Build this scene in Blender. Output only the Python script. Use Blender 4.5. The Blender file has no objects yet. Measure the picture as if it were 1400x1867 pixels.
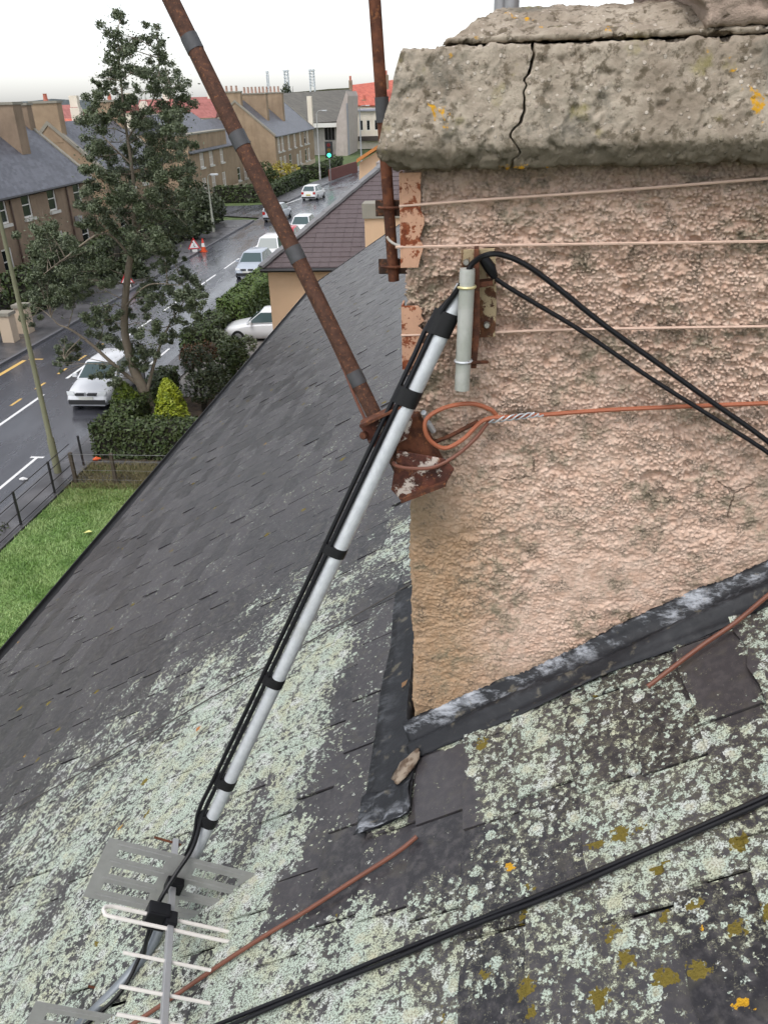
import bpy, math, random
import numpy as np
from mathutils import Matrix, Vector, Quaternion
rng = np.random.default_rng(11); random.seed(11)
SC = bpy.context.scene
COL = SC.collection

# ------------------------------------------------------------------ camera
# world: +Y runs along the street away from us, +X up the roof slope, Z up; the lens is 10 m above the road
EYE = np.array([0., 0., 10.])
F, CX, CY = 1480., 700., 933.5
def _n(v): return v / np.linalg.norm(v)
_dn = _n(np.array([86., 2889.5, F])); _up = -_dn
_fw = np.array([168., -774.5, F]); _fw = _n(_fw - _fw.dot(_up) * _up)
RW = np.array([np.cross(_fw, _up), _fw, _up])
cam_d = bpy.data.cameras.new("camera"); cam = bpy.data.objects.new("camera", cam_d); COL.objects.link(cam)
cam_d.sensor_fit = 'VERTICAL'; cam_d.sensor_height = 36.0; cam_d.lens = F / 1867. * 36.0
cam_d.clip_start = 0.05; cam_d.clip_end = 9000
_m = Matrix.Identity(4)
for i in range(3):
    _m[i][0] = RW[i, 0]; _m[i][1] = -RW[i, 1]; _m[i][2] = -RW[i, 2]; _m[i][3] = EYE[i]
cam.matrix_world = _m
SC.camera = cam
# ------------------------------------------------------------------ world, sun, exposure
SUN_EL, SUN_AZ = math.radians(62), math.radians(205)
w = bpy.data.worlds.new("World"); SC.world = w; w.use_nodes = True
nt = w.node_tree; nt.nodes.clear()
sky = nt.nodes.new("ShaderNodeTexSky"); sky.sky_type = 'NISHITA'; sky.sun_disc = False
sky.sun_elevation = SUN_EL; sky.sun_rotation = SUN_AZ
sky.air_density = 1.0; sky.dust_density = 1.2; sky.ozone_density = 1.0
hs = nt.nodes.new("ShaderNodeHueSaturation"); hs.inputs['Saturation'].default_value = 0.22
bg = nt.nodes.new("ShaderNodeBackground"); bg.inputs['Strength'].default_value = 0.14
wo = nt.nodes.new("ShaderNodeOutputWorld")
nt.links.new(sky.outputs[0], hs.inputs['Color']); nt.links.new(hs.outputs[0], bg.inputs['Color']); nt.links.new(bg.outputs[0], wo.inputs[0])
sl = bpy.data.lights.new("sun", 'SUN'); sl.energy = 1.1; sl.angle = math.radians(25); sl.color = (1.0, 0.97, 0.93)
so = bpy.data.objects.new("sun", sl); COL.objects.link(so)
_sd = Vector((math.sin(SUN_AZ) * math.cos(SUN_EL), math.cos(SUN_AZ) * math.cos(SUN_EL), math.sin(SUN_EL)))
so.rotation_euler = _sd.to_track_quat('Z', 'Y').to_euler(); so.location = (0, 0, 60)
SC.view_settings.view_transform = 'Standard'; SC.view_settings.look = 'None'
SC.view_settings.exposure = 0.85; SC.view_settings.gamma = 1.0; SC.view_settings.use_curve_mapping = False
SC.render.engine = 'CYCLES'; SC.cycles.use_denoising = True; SC.cycles.use_adaptive_sampling = True; SC.cycles.adaptive_threshold = .03; SC.cycles.max_bounces = 4
SC.cycles.transparent_max_bounces = 4; SC.cycles.caustics_reflective = False; SC.cycles.caustics_refractive = False

# ------------------------------------------------------------------ placing helpers: a picture point laid on a real plane
def ray(x, y): return RW @ np.array([x - CX, y - CY, F])
def gz(x, y, z=0.): r = ray(x, y); return EYE + r * ((z - EYE[2]) / r[2])
def gy(x, y, Y): r = ray(x, y); return EYE + r * (Y / r[1])
def gx(x, y, X): r = ray(x, y); return EYE + r * (X / r[0])
def gd(x, y, d): return EYE + ray(x, y) / F * d
PITCH = math.radians(32.7); CP, SP, TP = math.cos(PITCH), math.sin(PITCH), math.tan(PITCH)
A0 = np.array([-0.14, 2.0, 8.163])            # foot of the chimney's near corner on the roof
UPS = np.array([CP, 0, SP]); NRM = np.array([-SP, 0, CP])
def roof(v, u, h=0.): return A0 + UPS * v + np.array([0, u, 0]) + NRM * h
def gr(x, y, h=0.):
    r = ray(x, y); t = (A0 + NRM * h - EYE).dot(NRM) / r.dot(NRM); return EYE + r * t

# ------------------------------------------------------------------ noise for real relief
def _h(ix, iy, iz, s):
    n = (ix * 374761393 + iy * 668265263 + iz * 2147483647 + s * 974634777) & 0xFFFFFFFF
    n = ((n ^ (n >> 13)) * 1274126177) & 0xFFFFFFFF
    return ((n ^ (n >> 16)) & 0xFFFF) / 65535.
def vn(p, s=0):
    p = np.asarray(p, float); i = np.floor(p).astype(np.int64); f = p - i; f = f * f * (3 - 2 * f); o = 0
    for a in (0, 1):
        for b in (0, 1):
            for c in (0, 1):
                wgt = (f[:, 0] if a else 1 - f[:, 0]) * (f[:, 1] if b else 1 - f[:, 1]) * (f[:, 2] if c else 1 - f[:, 2])
                o = o + wgt * _h(i[:, 0] + a, i[:, 1] + b, i[:, 2] + c, s)
    return o
def fbm(p, s=0, o=4):
    t = 0; a = 1.; n = 0
    for k in range(o): t = t + a * vn(np.asarray(p) * 2 ** k, s + k); n += a; a *= .5
    return t / n
def worley2(x, y, s=0):
    ix = np.floor(x).astype(np.int64); iy = np.floor(y).astype(np.int64); d = np.full(x.shape, 9.); e = d.copy(); hh = np.zeros(x.shape)
    for a in (-1, 0, 1):
        for b in (-1, 0, 1):
            cx = ix + a; cy = iy + b; z0 = np.zeros_like(cx)
            dd = (cx + _h(cx, cy, z0, s) - x) ** 2 + (cy + _h(cx, cy, z0, s + 5) - y) ** 2
            m = dd < d; e = np.where(m, d, np.minimum(e, dd)); d = np.where(m, dd, d); hh = np.where(m, _h(cx, cy, z0, s + 9), hh)
    return np.sqrt(d), hh, np.sqrt(e)

# ------------------------------------------------------------------ mesh builder
class MB:
    def __init__(s): s.v = []; s.f = []
    def add(s, vs, fs):
        o = len(s.v); s.v += [tuple(map(float, p)) for p in vs]; s.f += [tuple(i + o for i in f) for f in fs]; return s
    def hexa(s, p): return s.add(p, [(0, 3, 2, 1), (4, 5, 6, 7), (0, 1, 5, 4), (1, 2, 6, 5), (2, 3, 7, 6), (3, 0, 4, 7)])
    def box(s, a, b):
        (x0, y0, z0), (x1, y1, z1) = a, b
        return s.hexa([(x0, y0, z0), (x1, y0, z0), (x1, y1, z0), (x0, y1, z0), (x0, y0, z1), (x1, y0, z1), (x1, y1, z1), (x0, y1, z1)])
    def obox(s, c, ax, ay, az):
        c, ax, ay, az = [np.asarray(t, float) for t in (c, ax, ay, az)]
        return s.hexa([c - ax - ay - az, c + ax - ay - az, c + ax + ay - az, c - ax + ay - az, c - ax - ay + az, c + ax - ay + az, c + ax + ay + az, c - ax + ay + az])
    def tube(s, pts, r, n=8, cap=True):
        pts = [np.asarray(p, float) for p in pts]; k = len(pts); rs = r if hasattr(r, '__len__') else [r] * k
        t0 = _n(pts[1] - pts[0]); a = np.cross(t0, [0, 0, 1.]); a = _n(a) if np.linalg.norm(a) > .05 else _n(np.cross(t0, [1., 0, 0])); o = len(s.v)
        for i in range(k):
            t = _n(pts[min(i + 1, k - 1)] - pts[max(i - 1, 0)]); a = _n(a - t * a.dot(t)); b = np.cross(t, a)
            for j in range(n):
                q = 2 * math.pi * j / n; s.v.append(tuple(pts[i] + rs[i] * (math.cos(q) * a + math.sin(q) * b)))
        for i in range(k - 1):
            for j in range(n):
                s.f.append((o + i * n + j, o + i * n + (j + 1) % n, o + (i + 1) * n + (j + 1) % n, o + (i + 1) * n + j))
        if cap:
            s.f.append(tuple(o + j for j in reversed(range(n)))); s.f.append(tuple(o + (k - 1) * n + j for j in range(n)))
        return s
    def prism(s, poly, d):
        n = len(poly); d = np.asarray(d, float); q = [np.asarray(p, float) for p in poly]
        return s.add(q + [p + d for p in q], [tuple(reversed(range(n))), tuple(range(n, 2 * n))] + [(i, (i + 1) % n, n + (i + 1) % n, n + i) for i in range(n)])
    def mesh(s, name, mat=None, smooth=False):
        me = bpy.data.meshes.new(name); me.from_pydata(s.v, [], s.f)
        if mat: me.materials.append(mat)
        if smooth:
            me.polygons.foreach_set('use_smooth', np.ones(len(me.polygons), bool)); me.set_sharp_from_angle(angle=math.radians(40))
        me.update(); return me
    def build(s, name, mat=None, parent=None, smooth=False, bevel=0): return link(name, s.mesh(name, mat, smooth), parent, bevel)
def link(name, me, parent=None, bevel=0):
    o = bpy.data.objects.new(name, me); COL.objects.link(o)
    if parent is not None: hang(o, parent)
    if bevel:
        m = o.modifiers.new("bevel", 'BEVEL'); m.width = bevel; m.segments = 2; m.limit_method = 'ANGLE'
    return o
WLOC = {}
def wloc(o): return WLOC.get(o.name, Matrix.Identity(4))
def hang(o, parent):                           # keep world coordinates under a placed Empty
    o.parent = parent; o.matrix_parent_inverse = wloc(parent).inverted()
def fast(name, V, Q, mat=None, parent=None, smooth=False):
    V = np.ascontiguousarray(V, np.float32); Q = np.ascontiguousarray(Q, np.int32); k = Q.shape[1]
    me = bpy.data.meshes.new(name); me.vertices.add(len(V)); me.vertices.foreach_set('co', V.ravel())
    me.loops.add(Q.size); me.loops.foreach_set('vertex_index', Q.ravel())
    me.polygons.add(len(Q)); me.polygons.foreach_set('loop_start', np.arange(0, Q.size, k, dtype=np.int32))
    if smooth: me.polygons.foreach_set('use_smooth', np.ones(len(Q), bool))
    if mat: me.materials.append(mat)
    me.update(calc_edges=True); me.validate(); return link(name, me, parent)
def tag(o, label=None, cat=None, group=None, kind=None):
    for k, v in (('label', label), ('category', cat), ('group', group), ('kind', kind)):
        if v: o[k] = v
    return o
def thing(name, label, cat, loc=(0, 0, 0), group=None, rz=0):
    o = bpy.data.objects.new(name, None); COL.objects.link(o); o.location = tuple(map(float, loc)); o.rotation_euler = (0, 0, rz)
    o.empty_display_size = .2
    WLOC[o.name] = Matrix.Translation(Vector(tuple(map(float, loc)))) @ Matrix.Rotation(rz, 4, 'Z')
    return tag(o, label, cat, group)
def grid(nu, nv, o=0):
    i = np.arange(nu - 1)[:, None] * nv + np.arange(nv - 1)[None, :]; i = i.ravel() + o
    return np.stack([i, i + 1, i + nv + 1, i + nv], 1)
def curve(pts, n=8):                            # Catmull-Rom through the points
    p = [np.asarray(q, float) for q in pts]; p = [2 * p[0] - p[1]] + p + [2 * p[-1] - p[-2]]; out = []
    for i in range(1, len(p) - 2):
        for k in range(n):
            t = k / n; a, b, c, d = p[i - 1], p[i], p[i + 1], p[i + 2]
            out.append(.5 * (2 * b + (c - a) * t + (2 * a - 5 * b + 4 * c - d) * t * t + (3 * b - a - 3 * c + d) * t ** 3))
    return out + [p[-2]]

# ------------------------------------------------------------------ material builder
class NM:
    def __init__(s, name):
        s.m = bpy.data.materials.new(name); s.m.use_nodes = True; s.t = s.m.node_tree; s.t.nodes.clear()
        s.o = s.t.nodes.new('ShaderNodeOutputMaterial'); s.b = s.t.nodes.new('ShaderNodeBsdfPrincipled'); s.t.links.new(s.b.outputs[0], s.o.inputs[0])
        s._p = None
    def new(s, t, **k):
        n = s.t.nodes.new(t)
        for a, b in k.items(): setattr(n, a, b)
        return n
    def set(s, inp, v):
        if hasattr(v, 'is_output') or isinstance(v, bpy.types.NodeSocket): s.t.links.new(v, inp)
        elif isinstance(v, (tuple, list)): inp.default_value = (*v, 1) if len(v) == 3 and inp.type == 'RGBA' else v
        else: inp.default_value = v
    def pos(s):
        if s._p is None: s._p = s.new('ShaderNodeNewGeometry').outputs['Position']
        return s._p
    def xyz(s, v=None):
        n = s.new('ShaderNodeSeparateXYZ'); s.set(n.inputs[0], v or s.pos()); return n.outputs
    def scale(s, v, k):
        n = s.new('ShaderNodeVectorMath', operation='MULTIPLY'); s.set(n.inputs[0], v); n.inputs[1].default_value = k; return n.outputs[0]
    def noise(s, sc, d=4, r=.55, v=None, dist=0., col=False):
        n = s.new('ShaderNodeTexNoise'); s.set(n.inputs['Vector'], v or s.pos()); n.inputs['Scale'].default_value = sc; n.inputs['Detail'].default_value = d
        n.inputs['Roughness'].default_value = r; n.inputs['Distortion'].default_value = dist; return n.outputs[1 if col else 0]
    def vor(s, sc, v=None, feat='F1', out='Distance', rnd=1.):
        n = s.new('ShaderNodeTexVoronoi', feature=feat); s.set(n.inputs['Vector'], v or s.pos()); n.inputs['Scale'].default_value = sc
        n.inputs['Randomness'].default_value = rnd; return n.outputs if out == 'all' else n.outputs[out]
    def ma(s, op, a, b=None, c=None, clamp=False):
        n = s.new('ShaderNodeMath', operation=op, use_clamp=clamp); s.set(n.inputs[0], a)
        if b is not None: s.set(n.inputs[1], b)
        if c is not None: s.set(n.inputs[2], c)
        return n.outputs[0]
    def ss(s, x, lo, hi, a=0., b=1.):           # smooth step
        n = s.new('ShaderNodeMapRange', interpolation_type='SMOOTHSTEP'); s.set(n.inputs[0], x); s.set(n.inputs[1], lo); s.set(n.inputs[2], hi)
        n.inputs[3].default_value = a; n.inputs[4].default_value = b; return n.outputs[0]
    def mix(s, f, a, b, mode='MIX'):
        n = s.new('ShaderNodeMix', data_type='RGBA', blend_type=mode); s.set(n.inputs[0], f); s.set(n.inputs[6], a); s.set(n.inputs[7], b); return n.outputs[2]
    def ramp(s, f, st):
        n = s.new('ShaderNodeValToRGB'); s.set(n.inputs[0], f); e = n.color_ramp.elements
        while len(e) < len(st): e.new(.5)
        for k, (p, c) in zip(e, st): k.position = p; k.color = (*c, 1)
        return n.outputs[0]
    def bump(s, h, d=.002, st=1., nrm=None):
        n = s.new('ShaderNodeBump'); s.set(n.inputs['Strength'], st); n.inputs['Distance'].default_value = d; s.set(n.inputs['Height'], h)
        if nrm is not None: s.set(n.inputs['Normal'], nrm)
        return n.outputs[0]
    def rnd(s): return s.new('ShaderNodeObjectInfo').outputs['Random']
    def attr(s, a): return s.new('ShaderNodeAttribute', attribute_name=a).outputs['Fac']
    def out(s, col, rough=.7, metal=0., nrm=None, spec=None):
        s.set(s.b.inputs['Base Color'], col); s.set(s.b.inputs['Roughness'], rough); s.set(s.b.inputs['Metallic'], metal)
        if nrm is not None: s.set(s.b.inputs['Normal'], nrm)
        if spec is not None: s.set(s.b.inputs['Specular IOR Level'], spec)
        return s.m
def simple(name, col, rough=.6, metal=0., var=.12, sc=6., bump=0., spec=None):
    N = NM(name); k = N.noise(sc, 5, .6); c = N.mix(k, tuple(max(0, x * (1 - var)) for x in col), tuple(min(1, x * (1 + var)) for x in col))
    return N.out(c, rough, metal, N.bump(N.noise(sc * 9, 4), bump) if bump else None, spec)
# ================================================================== materials of the roof and the chimney
def slate_material():
    N = NM('wet_slate_with_lichen'); x, y, z = N.xyz()
    u = N.ma('SUBTRACT', y, 2.0); v = N.ma('MULTIPLY', N.ma('ADD', x, .14), 1 / CP)
    big = N.noise(1.7, 3); mid = N.noise(6.5, 4, .6)
    rn = N.ma('ADD', N.rnd(), N.attr('rnd')); rn = N.ma('FRACT', rn)
    # where lichen grows: near half of the roof, dying out along a slanting line and down the slope
    s = N.ma('SUBTRACT', u, N.ma('MULTIPLY_ADD', v, .232, 1.75)); s = N.ma('ADD', s, N.ma('MULTIPLY_ADD', mid, 2.6, -1.3)); s = N.ma('ADD', s, N.ma('MULTIPLY_ADD', big, 1.4, -.7))
    cov = N.ss(s, -1.0, .75, .86, .10)
    cov = N.ma('MULTIPLY', cov, N.ss(v, -3.1, -1.5, .40, 1.))
    right = N.ss(v, -.12, .12); cov = N.ma('SUBTRACT', cov, N.ma('MULTIPLY', right, .16))
    wv = N.ma('ADD', v, N.ma('MULTIPLY_ADD', mid, .16, -.08)); wu = N.ma('ADD', u, N.ma('MULTIPLY_ADD', N.noise(5.1, 3), .3, -.15))
    def clean(v0, v1, u0, u1, k, e=.05):
        a = N.ma('MULTIPLY', N.ss(wv, v0 - e, v0 + e), N.ss(wv, v1 - e, v1 + e, 1., 0.))
        b = N.ma('MULTIPLY', N.ss(wu, u0 - e, u0 + e), N.ss(wu, u1 - e, u1 + e, 1., 0.)); return N.ma('MULTIPLY', N.ma('MULTIPLY', a, b), k)
    for a in ((-.40, -.10, -.42, 1.12, .62, .07), (-.62, -.30, .9, 1.3, .25, .06), (-.50, .22, -.58, -.40, .62, .035), (.0, .19, -.52, -.10, .7, .02), (.85, 1.01, -.42, -.17, .65, .02), (.62, 1.2, -1.3, -1.0, .5, .06), (.2, .5, -1.2, -.93, .25, .06),
              (.35, .52, -.72, -.6, .25, .03), (-.75, -.6, -.3, .1, .35, .05), (-1.75, -1.6, -.2, .12, .4, .03), (-.52, -.34, -.2, .12, .3, .05)):
        cov = N.ma('SUBTRACT', cov, clean(*a))
    cov = N.ma('ADD', cov, N.ma('MULTIPLY_ADD', rn, .34, -.17)); cov = N.ma('ADD', cov, N.ma('MULTIPLY_ADD', N.noise(11, 3), .8, -.4), clamp=True)
    fine = N.noise(52, 4, .68); thr = N.ma('MULTIPLY_ADD', cov, -.27, .69)
    thr = N.ma('MULTIPLY_ADD', right, .052, thr); m1 = N.ss(N.ma('SUBTRACT', fine, thr), -.018, .03)
    wob = N.noise(120, 1, .6, col=True); wp = N.new('ShaderNodeVectorMath', operation='MULTIPLY_ADD'); N.set(wp.inputs[0], wob); wp.inputs[1].default_value = (.016, .016, .016); N.set(wp.inputs[2], N.pos()); wp = wp.outputs[0]
    def rosette(sc, k):
        vo = N.vor(sc, wp, out='all'); d = vo['Distance']; c = N.xyz(vo['Color'])[0]
        r = N.ma('MULTIPLY', N.ma('POWER', c, 1.6), N.ma('MULTIPLY', cov, N.ma('MULTIPLY_ADD', right, k * .35, k))); e = N.ma('SUBTRACT', r, d); return N.ss(e, 0., .07), e
    m2, e2 = rosette(21, .64); m3, e3 = rosette(55, .62)
    m = N.ma('MAXIMUM', m1, N.ma('MAXIMUM', m2, m3))
    crust = N.noise(230, 4, .65)
    hue = N.ss(N.ma('ADD', N.noise(9, 3), N.ma('MULTIPLY', fine, .35)), .58, .90)
    lc = N.mix(hue, (.56, .65, .56), (.58, .60, .44)); lc = N.mix(N.ss(N.noise(14.7, 3), .5, .68), lc, (.69, .72, .69))
    lc = N.mix(N.ss(crust, .40, .56, .85, 0.), lc, (.10, .095, .072)); lc = N.mix(N.ma('MULTIPLY', N.ss(e2, .18, .3), .4), lc, (.60, .57, .40))
    sl = N.mix(rn, (.017, .016, .019), (.060, .055, .060)); sl = N.mix(N.ss(N.noise(38, 3, .6), .4, .75), sl, (.070, .064, .066))
    sl = N.mix(N.ma('MULTIPLY', N.ss(N.noise(16, 2), .55, .72), .5), sl, (.075, .068, .056))
    m0 = N.ss(N.ma('SUBTRACT', N.ma('MULTIPLY_ADD', crust, .45, N.ma('MULTIPLY', fine, .62)), N.ma('MULTIPLY_ADD', right, -.02, N.ma('MULTIPLY_ADD', cov, -.20, .685))), -.015, .025)
    sl = N.mix(N.ma('MULTIPLY', m0, .85), sl, N.mix(N.noise(28, 2), (.075, .070, .048), (.17, .165, .125)))
    col = N.mix(m, sl, lc)
    vo = N.vor(17, wp, out='all'); d = vo['Distance']; d = N.ma('ADD', d, N.ma('MULTIPLY_ADD', N.noise(70, 2), .9, -.45)); c = N.xyz(vo['Color'])[1]     # olive moss cushions and a few orange crusts
    zone = N.ma('MULTIPLY', N.ss(u, -.6, -.85), N.ss(v, .0, .25)); lot = N.ma('MULTIPLY_ADD', zone, .24, .008)
    ms = N.ma('MULTIPLY', N.ss(d, .40, .32), N.ma('LESS_THAN', c, lot)); moss = N.mix(N.noise(150, 4), (.10, .075, .008), (.25, .19, .035)); col = N.mix(ms, col, moss)
    d2 = N.ma('ADD', d, .06); c2 = N.xyz(vo['Color'])[2]
    ora = N.ma('MULTIPLY', N.ss(d2, .26, .20), N.ma('LESS_THAN', c2, N.ma('MULTIPLY_ADD', zone, .018, .0025))); col = N.mix(ora, col, (.62, .33, .015))
    mm = N.ma('MAXIMUM', m, N.ma('MAXIMUM', ms, ora))
    rough = N.ma('MULTIPLY_ADD', mm, .5, N.ma('MULTIPLY_ADD', rn, .16, N.ma('MULTIPLY_ADD', N.noise(9, 3), .22, .20)))
    hgt = N.ma('MULTIPLY_ADD', crust, .6, fine)
    return N.out(col, rough, 0., N.bump(hgt, .010, N.ma('MULTIPLY_ADD', mm, .85, .15)), .38)
def render_material():
    N = NM('pink_wet_dash_render'); x, y, z = N.xyz(); p = N.pos()
    n1 = N.noise(3.2, 5, .6); n2 = N.noise(26, 5, .65); n3 = N.noise(150, 4, .7)
    c = N.mix(N.ss(n2, .3, .7), (.62, .425, .325), (.84, .645, .53)); c = N.mix(N.ss(n3, .36, .54, .4, 0.), c, (.47, .315, .23))
    c = N.mix(N.ma('MULTIPLY', N.ss(N.vor(95), .12, .0), .55), c, (.80, .66, .56))
    # brown weathering down the near corner, grey-green algae in patches, a darker band under the cope
    left = N.ma('ADD', x, N.ma('MULTIPLY', n1, -.32)); st = N.ma('MULTIPLY', N.ss(left, .02, -.20), N.ss(z, 9.15, 8.85)); c = N.mix(N.ma('MULTIPLY', st, .62), c, (.36, .225, .10))
    st2 = N.ma('MULTIPLY', N.ss(N.ma('ADD', x, N.ma('MULTIPLY', n1, .3)), .20, .0), N.ma('MULTIPLY', N.ss(z, 9.30, 9.15), N.ss(z, 8.80, 9.0))); c = N.mix(N.ma('MULTIPLY', st2, .72), c, (.23, .175, .10))
    upz = N.ss(z, 8.7, 9.6); n1 = N.ma('MULTIPLY', n1, 1.)
    c = N.mix(N.ma('MULTIPLY', upz, .14), c, (.42, .31, .25)); c = N.mix(N.ma('MULTIPLY', N.ss(N.noise(48, 3, .6), .57, .66), N.ma('MULTIPLY_ADD', upz, .45, .15)), c, (.23, .155, .115))
    al = N.ma('MULTIPLY', N.ss(N.noise(5.5, 6, .7, v=N.scale(p, (1, 1, 1.3))), .49, .62), N.ss(n2, .38, .58)); c = N.mix(N.ma('MULTIPLY', al, .8), c, (.20, .185, .125))
    al2 = N.ma('MULTIPLY', N.ss(N.noise(13, 5, .7), .52, .64), N.ss(n3, .42, .56)); c = N.mix(N.ma('MULTIPLY', al2, .8), c, (.13, .105, .075))
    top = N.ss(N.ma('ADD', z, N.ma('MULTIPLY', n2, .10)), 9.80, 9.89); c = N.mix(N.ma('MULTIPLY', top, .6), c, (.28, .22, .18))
    ft = N.ma('SUBTRACT', z, N.ma('MULTIPLY_ADD', x, TP, 8.253)); c = N.mix(N.ma('MULTIPLY', N.ss(N.ma('ADD', ft, N.ma('MULTIPLY', n2, -.14)), .06, -.03), .6), c, (.24, .17, .10))
    ed = N.vor(4.2, N.mix(.06, p, N.noise(9, 4, col=True)), feat='DISTANCE_TO_EDGE'); cr = N.ma('MULTIPLY', N.ss(ed, .012, .004), N.ss(N.noise(2.6, 4, .7), .60, .63)); c = N.mix(N.ma('MULTIPLY', cr, .6), c, (.10, .07, .05))
    return N.out(c, .85, 0., N.bump(N.ma('ADD', N.noise(300, 4, .75), N.ma('MULTIPLY', cr, -2.)), .0028, .9), .12)
def concrete_material():
    N = NM('weathered_cope_concrete'); x, y, z = N.xyz()
    n1 = N.noise(7, 6, .65); n2 = N.noise(40, 5, .65); c = N.mix(N.ss(n1, .35, .65), (.27, .22, .17), (.45, .385, .31))
    cell = N.vor(70, out='Color'); cr = N.xyz(cell)[0]; stone = N.ma('MULTIPLY', N.ss(N.vor(70), .36, .22), N.ma('GREATER_THAN', cr, .5)); c = N.mix(N.ma('MULTIPLY', stone, .8), c, N.mix(N.xyz(cell)[1], (.30, .24, .19), (.68, .60, .52)))
    c = N.mix(N.ma('MULTIPLY', N.ss(n2, .5, .64), .85), c, (.12, .095, .065))
    c = N.mix(N.ma('MULTIPLY', N.ss(N.noise(5.3, 6, .7), .54, .66), .7), c, (.15, .14, .115))
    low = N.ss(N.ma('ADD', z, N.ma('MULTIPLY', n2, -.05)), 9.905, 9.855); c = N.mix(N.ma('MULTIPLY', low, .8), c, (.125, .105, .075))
    c = N.mix(N.ma('MULTIPLY', N.ss(N.noise(9.3, 4), .60, .7), .65), c, (.27, .235, .08))
    orr = N.ma('MULTIPLY', N.ss(N.noise(10.7, 5, .6, dist=.3), .655, .69), N.ss(N.noise(90, 4), .36, .55)); c = N.mix(orr, c, (.62, .33, .03))
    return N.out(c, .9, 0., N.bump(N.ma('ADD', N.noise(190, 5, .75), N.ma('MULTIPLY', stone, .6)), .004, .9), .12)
def rust_material(name='rusty_steel', paint=None, amt=.5, dark=(.055, .022, .014), mid=(.16, .058, .03), k=1.):
    N = NM(name); n = N.noise(24 * k, 6, .65); c = N.mix(N.ss(n, .35, .68), dark, mid); c = N.mix(N.ma('MULTIPLY', N.ss(N.noise(70 * k, 5, .6), .55, .7), .6), c, (.30, .12, .05))
    if paint:
        c = N.mix(N.ss(N.noise(17 * k, 6, .7), amt - .03, amt + .03), c, N.mix(N.noise(50, 4), paint, tuple(.75 * q for q in paint)))
    return N.out(c, .82, 0., N.bump(N.noise(160 * k, 5, .7), .0015, .9), .3)
def lead_material():
    N = NM('old_sheet_lead'); c = N.mix(N.noise(8, 5, .6), (.008, .009, .011), (.028, .029, .034)); x, y, z = N.xyz()
    w_ = N.ma('MULTIPLY', N.ss(N.noise(9.5, 6, .75, v=N.scale(N.pos(), (.55, 1.6, 1.6))), .47, .66), N.attr('up')); c = N.mix(w_, c, (.40, .42, .46))
    c = N.mix(N.ma('MULTIPLY', N.ss(N.noise(21, 5), .60, .7), .35), c, (.24, .21, .15))
    return N.out(c, N.ma('MULTIPLY_ADD', N.noise(15, 4), .3, .42), 0., N.bump(N.noise(30, 4, .6), .004, .7), .3)
MS = slate_material(); MR = render_material(); MC = concrete_material(); MRUST = rust_material(); MLEAD = lead_material()
MPAINT = rust_material('flaking_pink_paint_on_iron', (.62, .36, .24), .46, (.13, .03, .012), (.30, .085, .035), 1.7)
MFLAKE = rust_material('rust_with_flaked_white_paint', (.60, .52, .46), .555, (.045, .018, .014), (.13, .045, .03), .9)
MBLACK = simple('black_plastic', (.006, .006, .008), .38, var=.3, sc=30, spec=.28)
MTAPE = simple('black_tape', (.006, .006, .007), .5, var=.3, sc=60, bump=.001, spec=.3)
MHARL = simple('peach_render', (.62, .42, .27), .85, var=.10, sc=1.5, bump=.01)
MGUT = simple('dark_gutter_iron', (.018, .017, .018), .45, var=.3, sc=8)

# ================================================================== our house: roof, slates, gutter, walls, chimney
house = thing('house', 'near house with wet slate roof covered in lichen and a pink rendered chimney', 'house', (1.2, 9.0, 0))
VE, VR, U0, U1 = -4.68, 1.62, -3.2, 19.75
EAVE = roof(VE, 0); RIDGE = roof(VR, 0)
b = MB(); xe, ze, xr, zr = EAVE[0], EAVE[2] - .03, RIDGE[0], RIDGE[2] - .03; x2 = 2 * xr - xe
b.prism([(xe, 2 + U0, ze), (xr, 2 + U0, zr), (x2, 2 + U0, ze), (x2, 2 + U0, ze - .06), (xr, 2 + U0, zr - .08), (xe, 2 + U0, ze - .06)], (0, U1 - U0, 0))
deck = b.build('roof', simple('roof_felt', (.03, .03, .032), .9), house)
b = MB(); b.prism([(xe + .3, 2 + U0 + .1, -.1), (x2 - .3, 2 + U0 + .1, -.1), (x2 - .3, 2 + U0 + .1, ze - .1), (xr, 2 + U0 + .1, zr - .25), (xe + .3, 2 + U0 + .1, ze - .1)], (0, U1 - U0 - .2, 0)); b.build('wall', MHARL, house)
# far verge, capped by a thin dark edging
b = MB(); b.obox(roof((VE + VR) / 2, U1 + .012, .012), UPS * (VR - VE) / 2, (0, .022, 0), NRM * .016); b.build('verge_edging', MGUT, house)
# half-round gutter under the eave and its brackets
b = MB(); prof = [(-.065 * math.cos(q), -.065 * math.sin(q)) for q in np.linspace(-.05, math.pi + .05, 9)] + [(.057 * math.cos(q), -.057 * math.sin(q)) for q in np.linspace(0, math.pi, 9)]
gx0 = xe - .045; gz0 = ze + .015
b.prism([(gx0 + p[0], 2 + U0, gz0 + p[1]) for p in prof], (0, U1 - U0, 0)); b.build('gutter', MGUT, house, True)
b = MB(); b.box((xe + .06, 2 + U0, ze - .22), (xe + .085, 2 + U1, ze - .02)); b.build('fascia', simple('fascia_paint', (.05, .045, .04), .5), house)
# lead ridge cap
b = MB(); b.tube([(xr, 2 + U0, zr + .05), (xr, 2.0 - .02, zr + .05)], .06, 10); b.build('ridge_roll', MLEAD, house, True)
b = MB(); b.tube([(xr, 2.8, zr + .05), (xr, 2 + U1, zr + .05)], .06, 10); b.build('ridge_roll', MLEAD, house, True)
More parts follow.
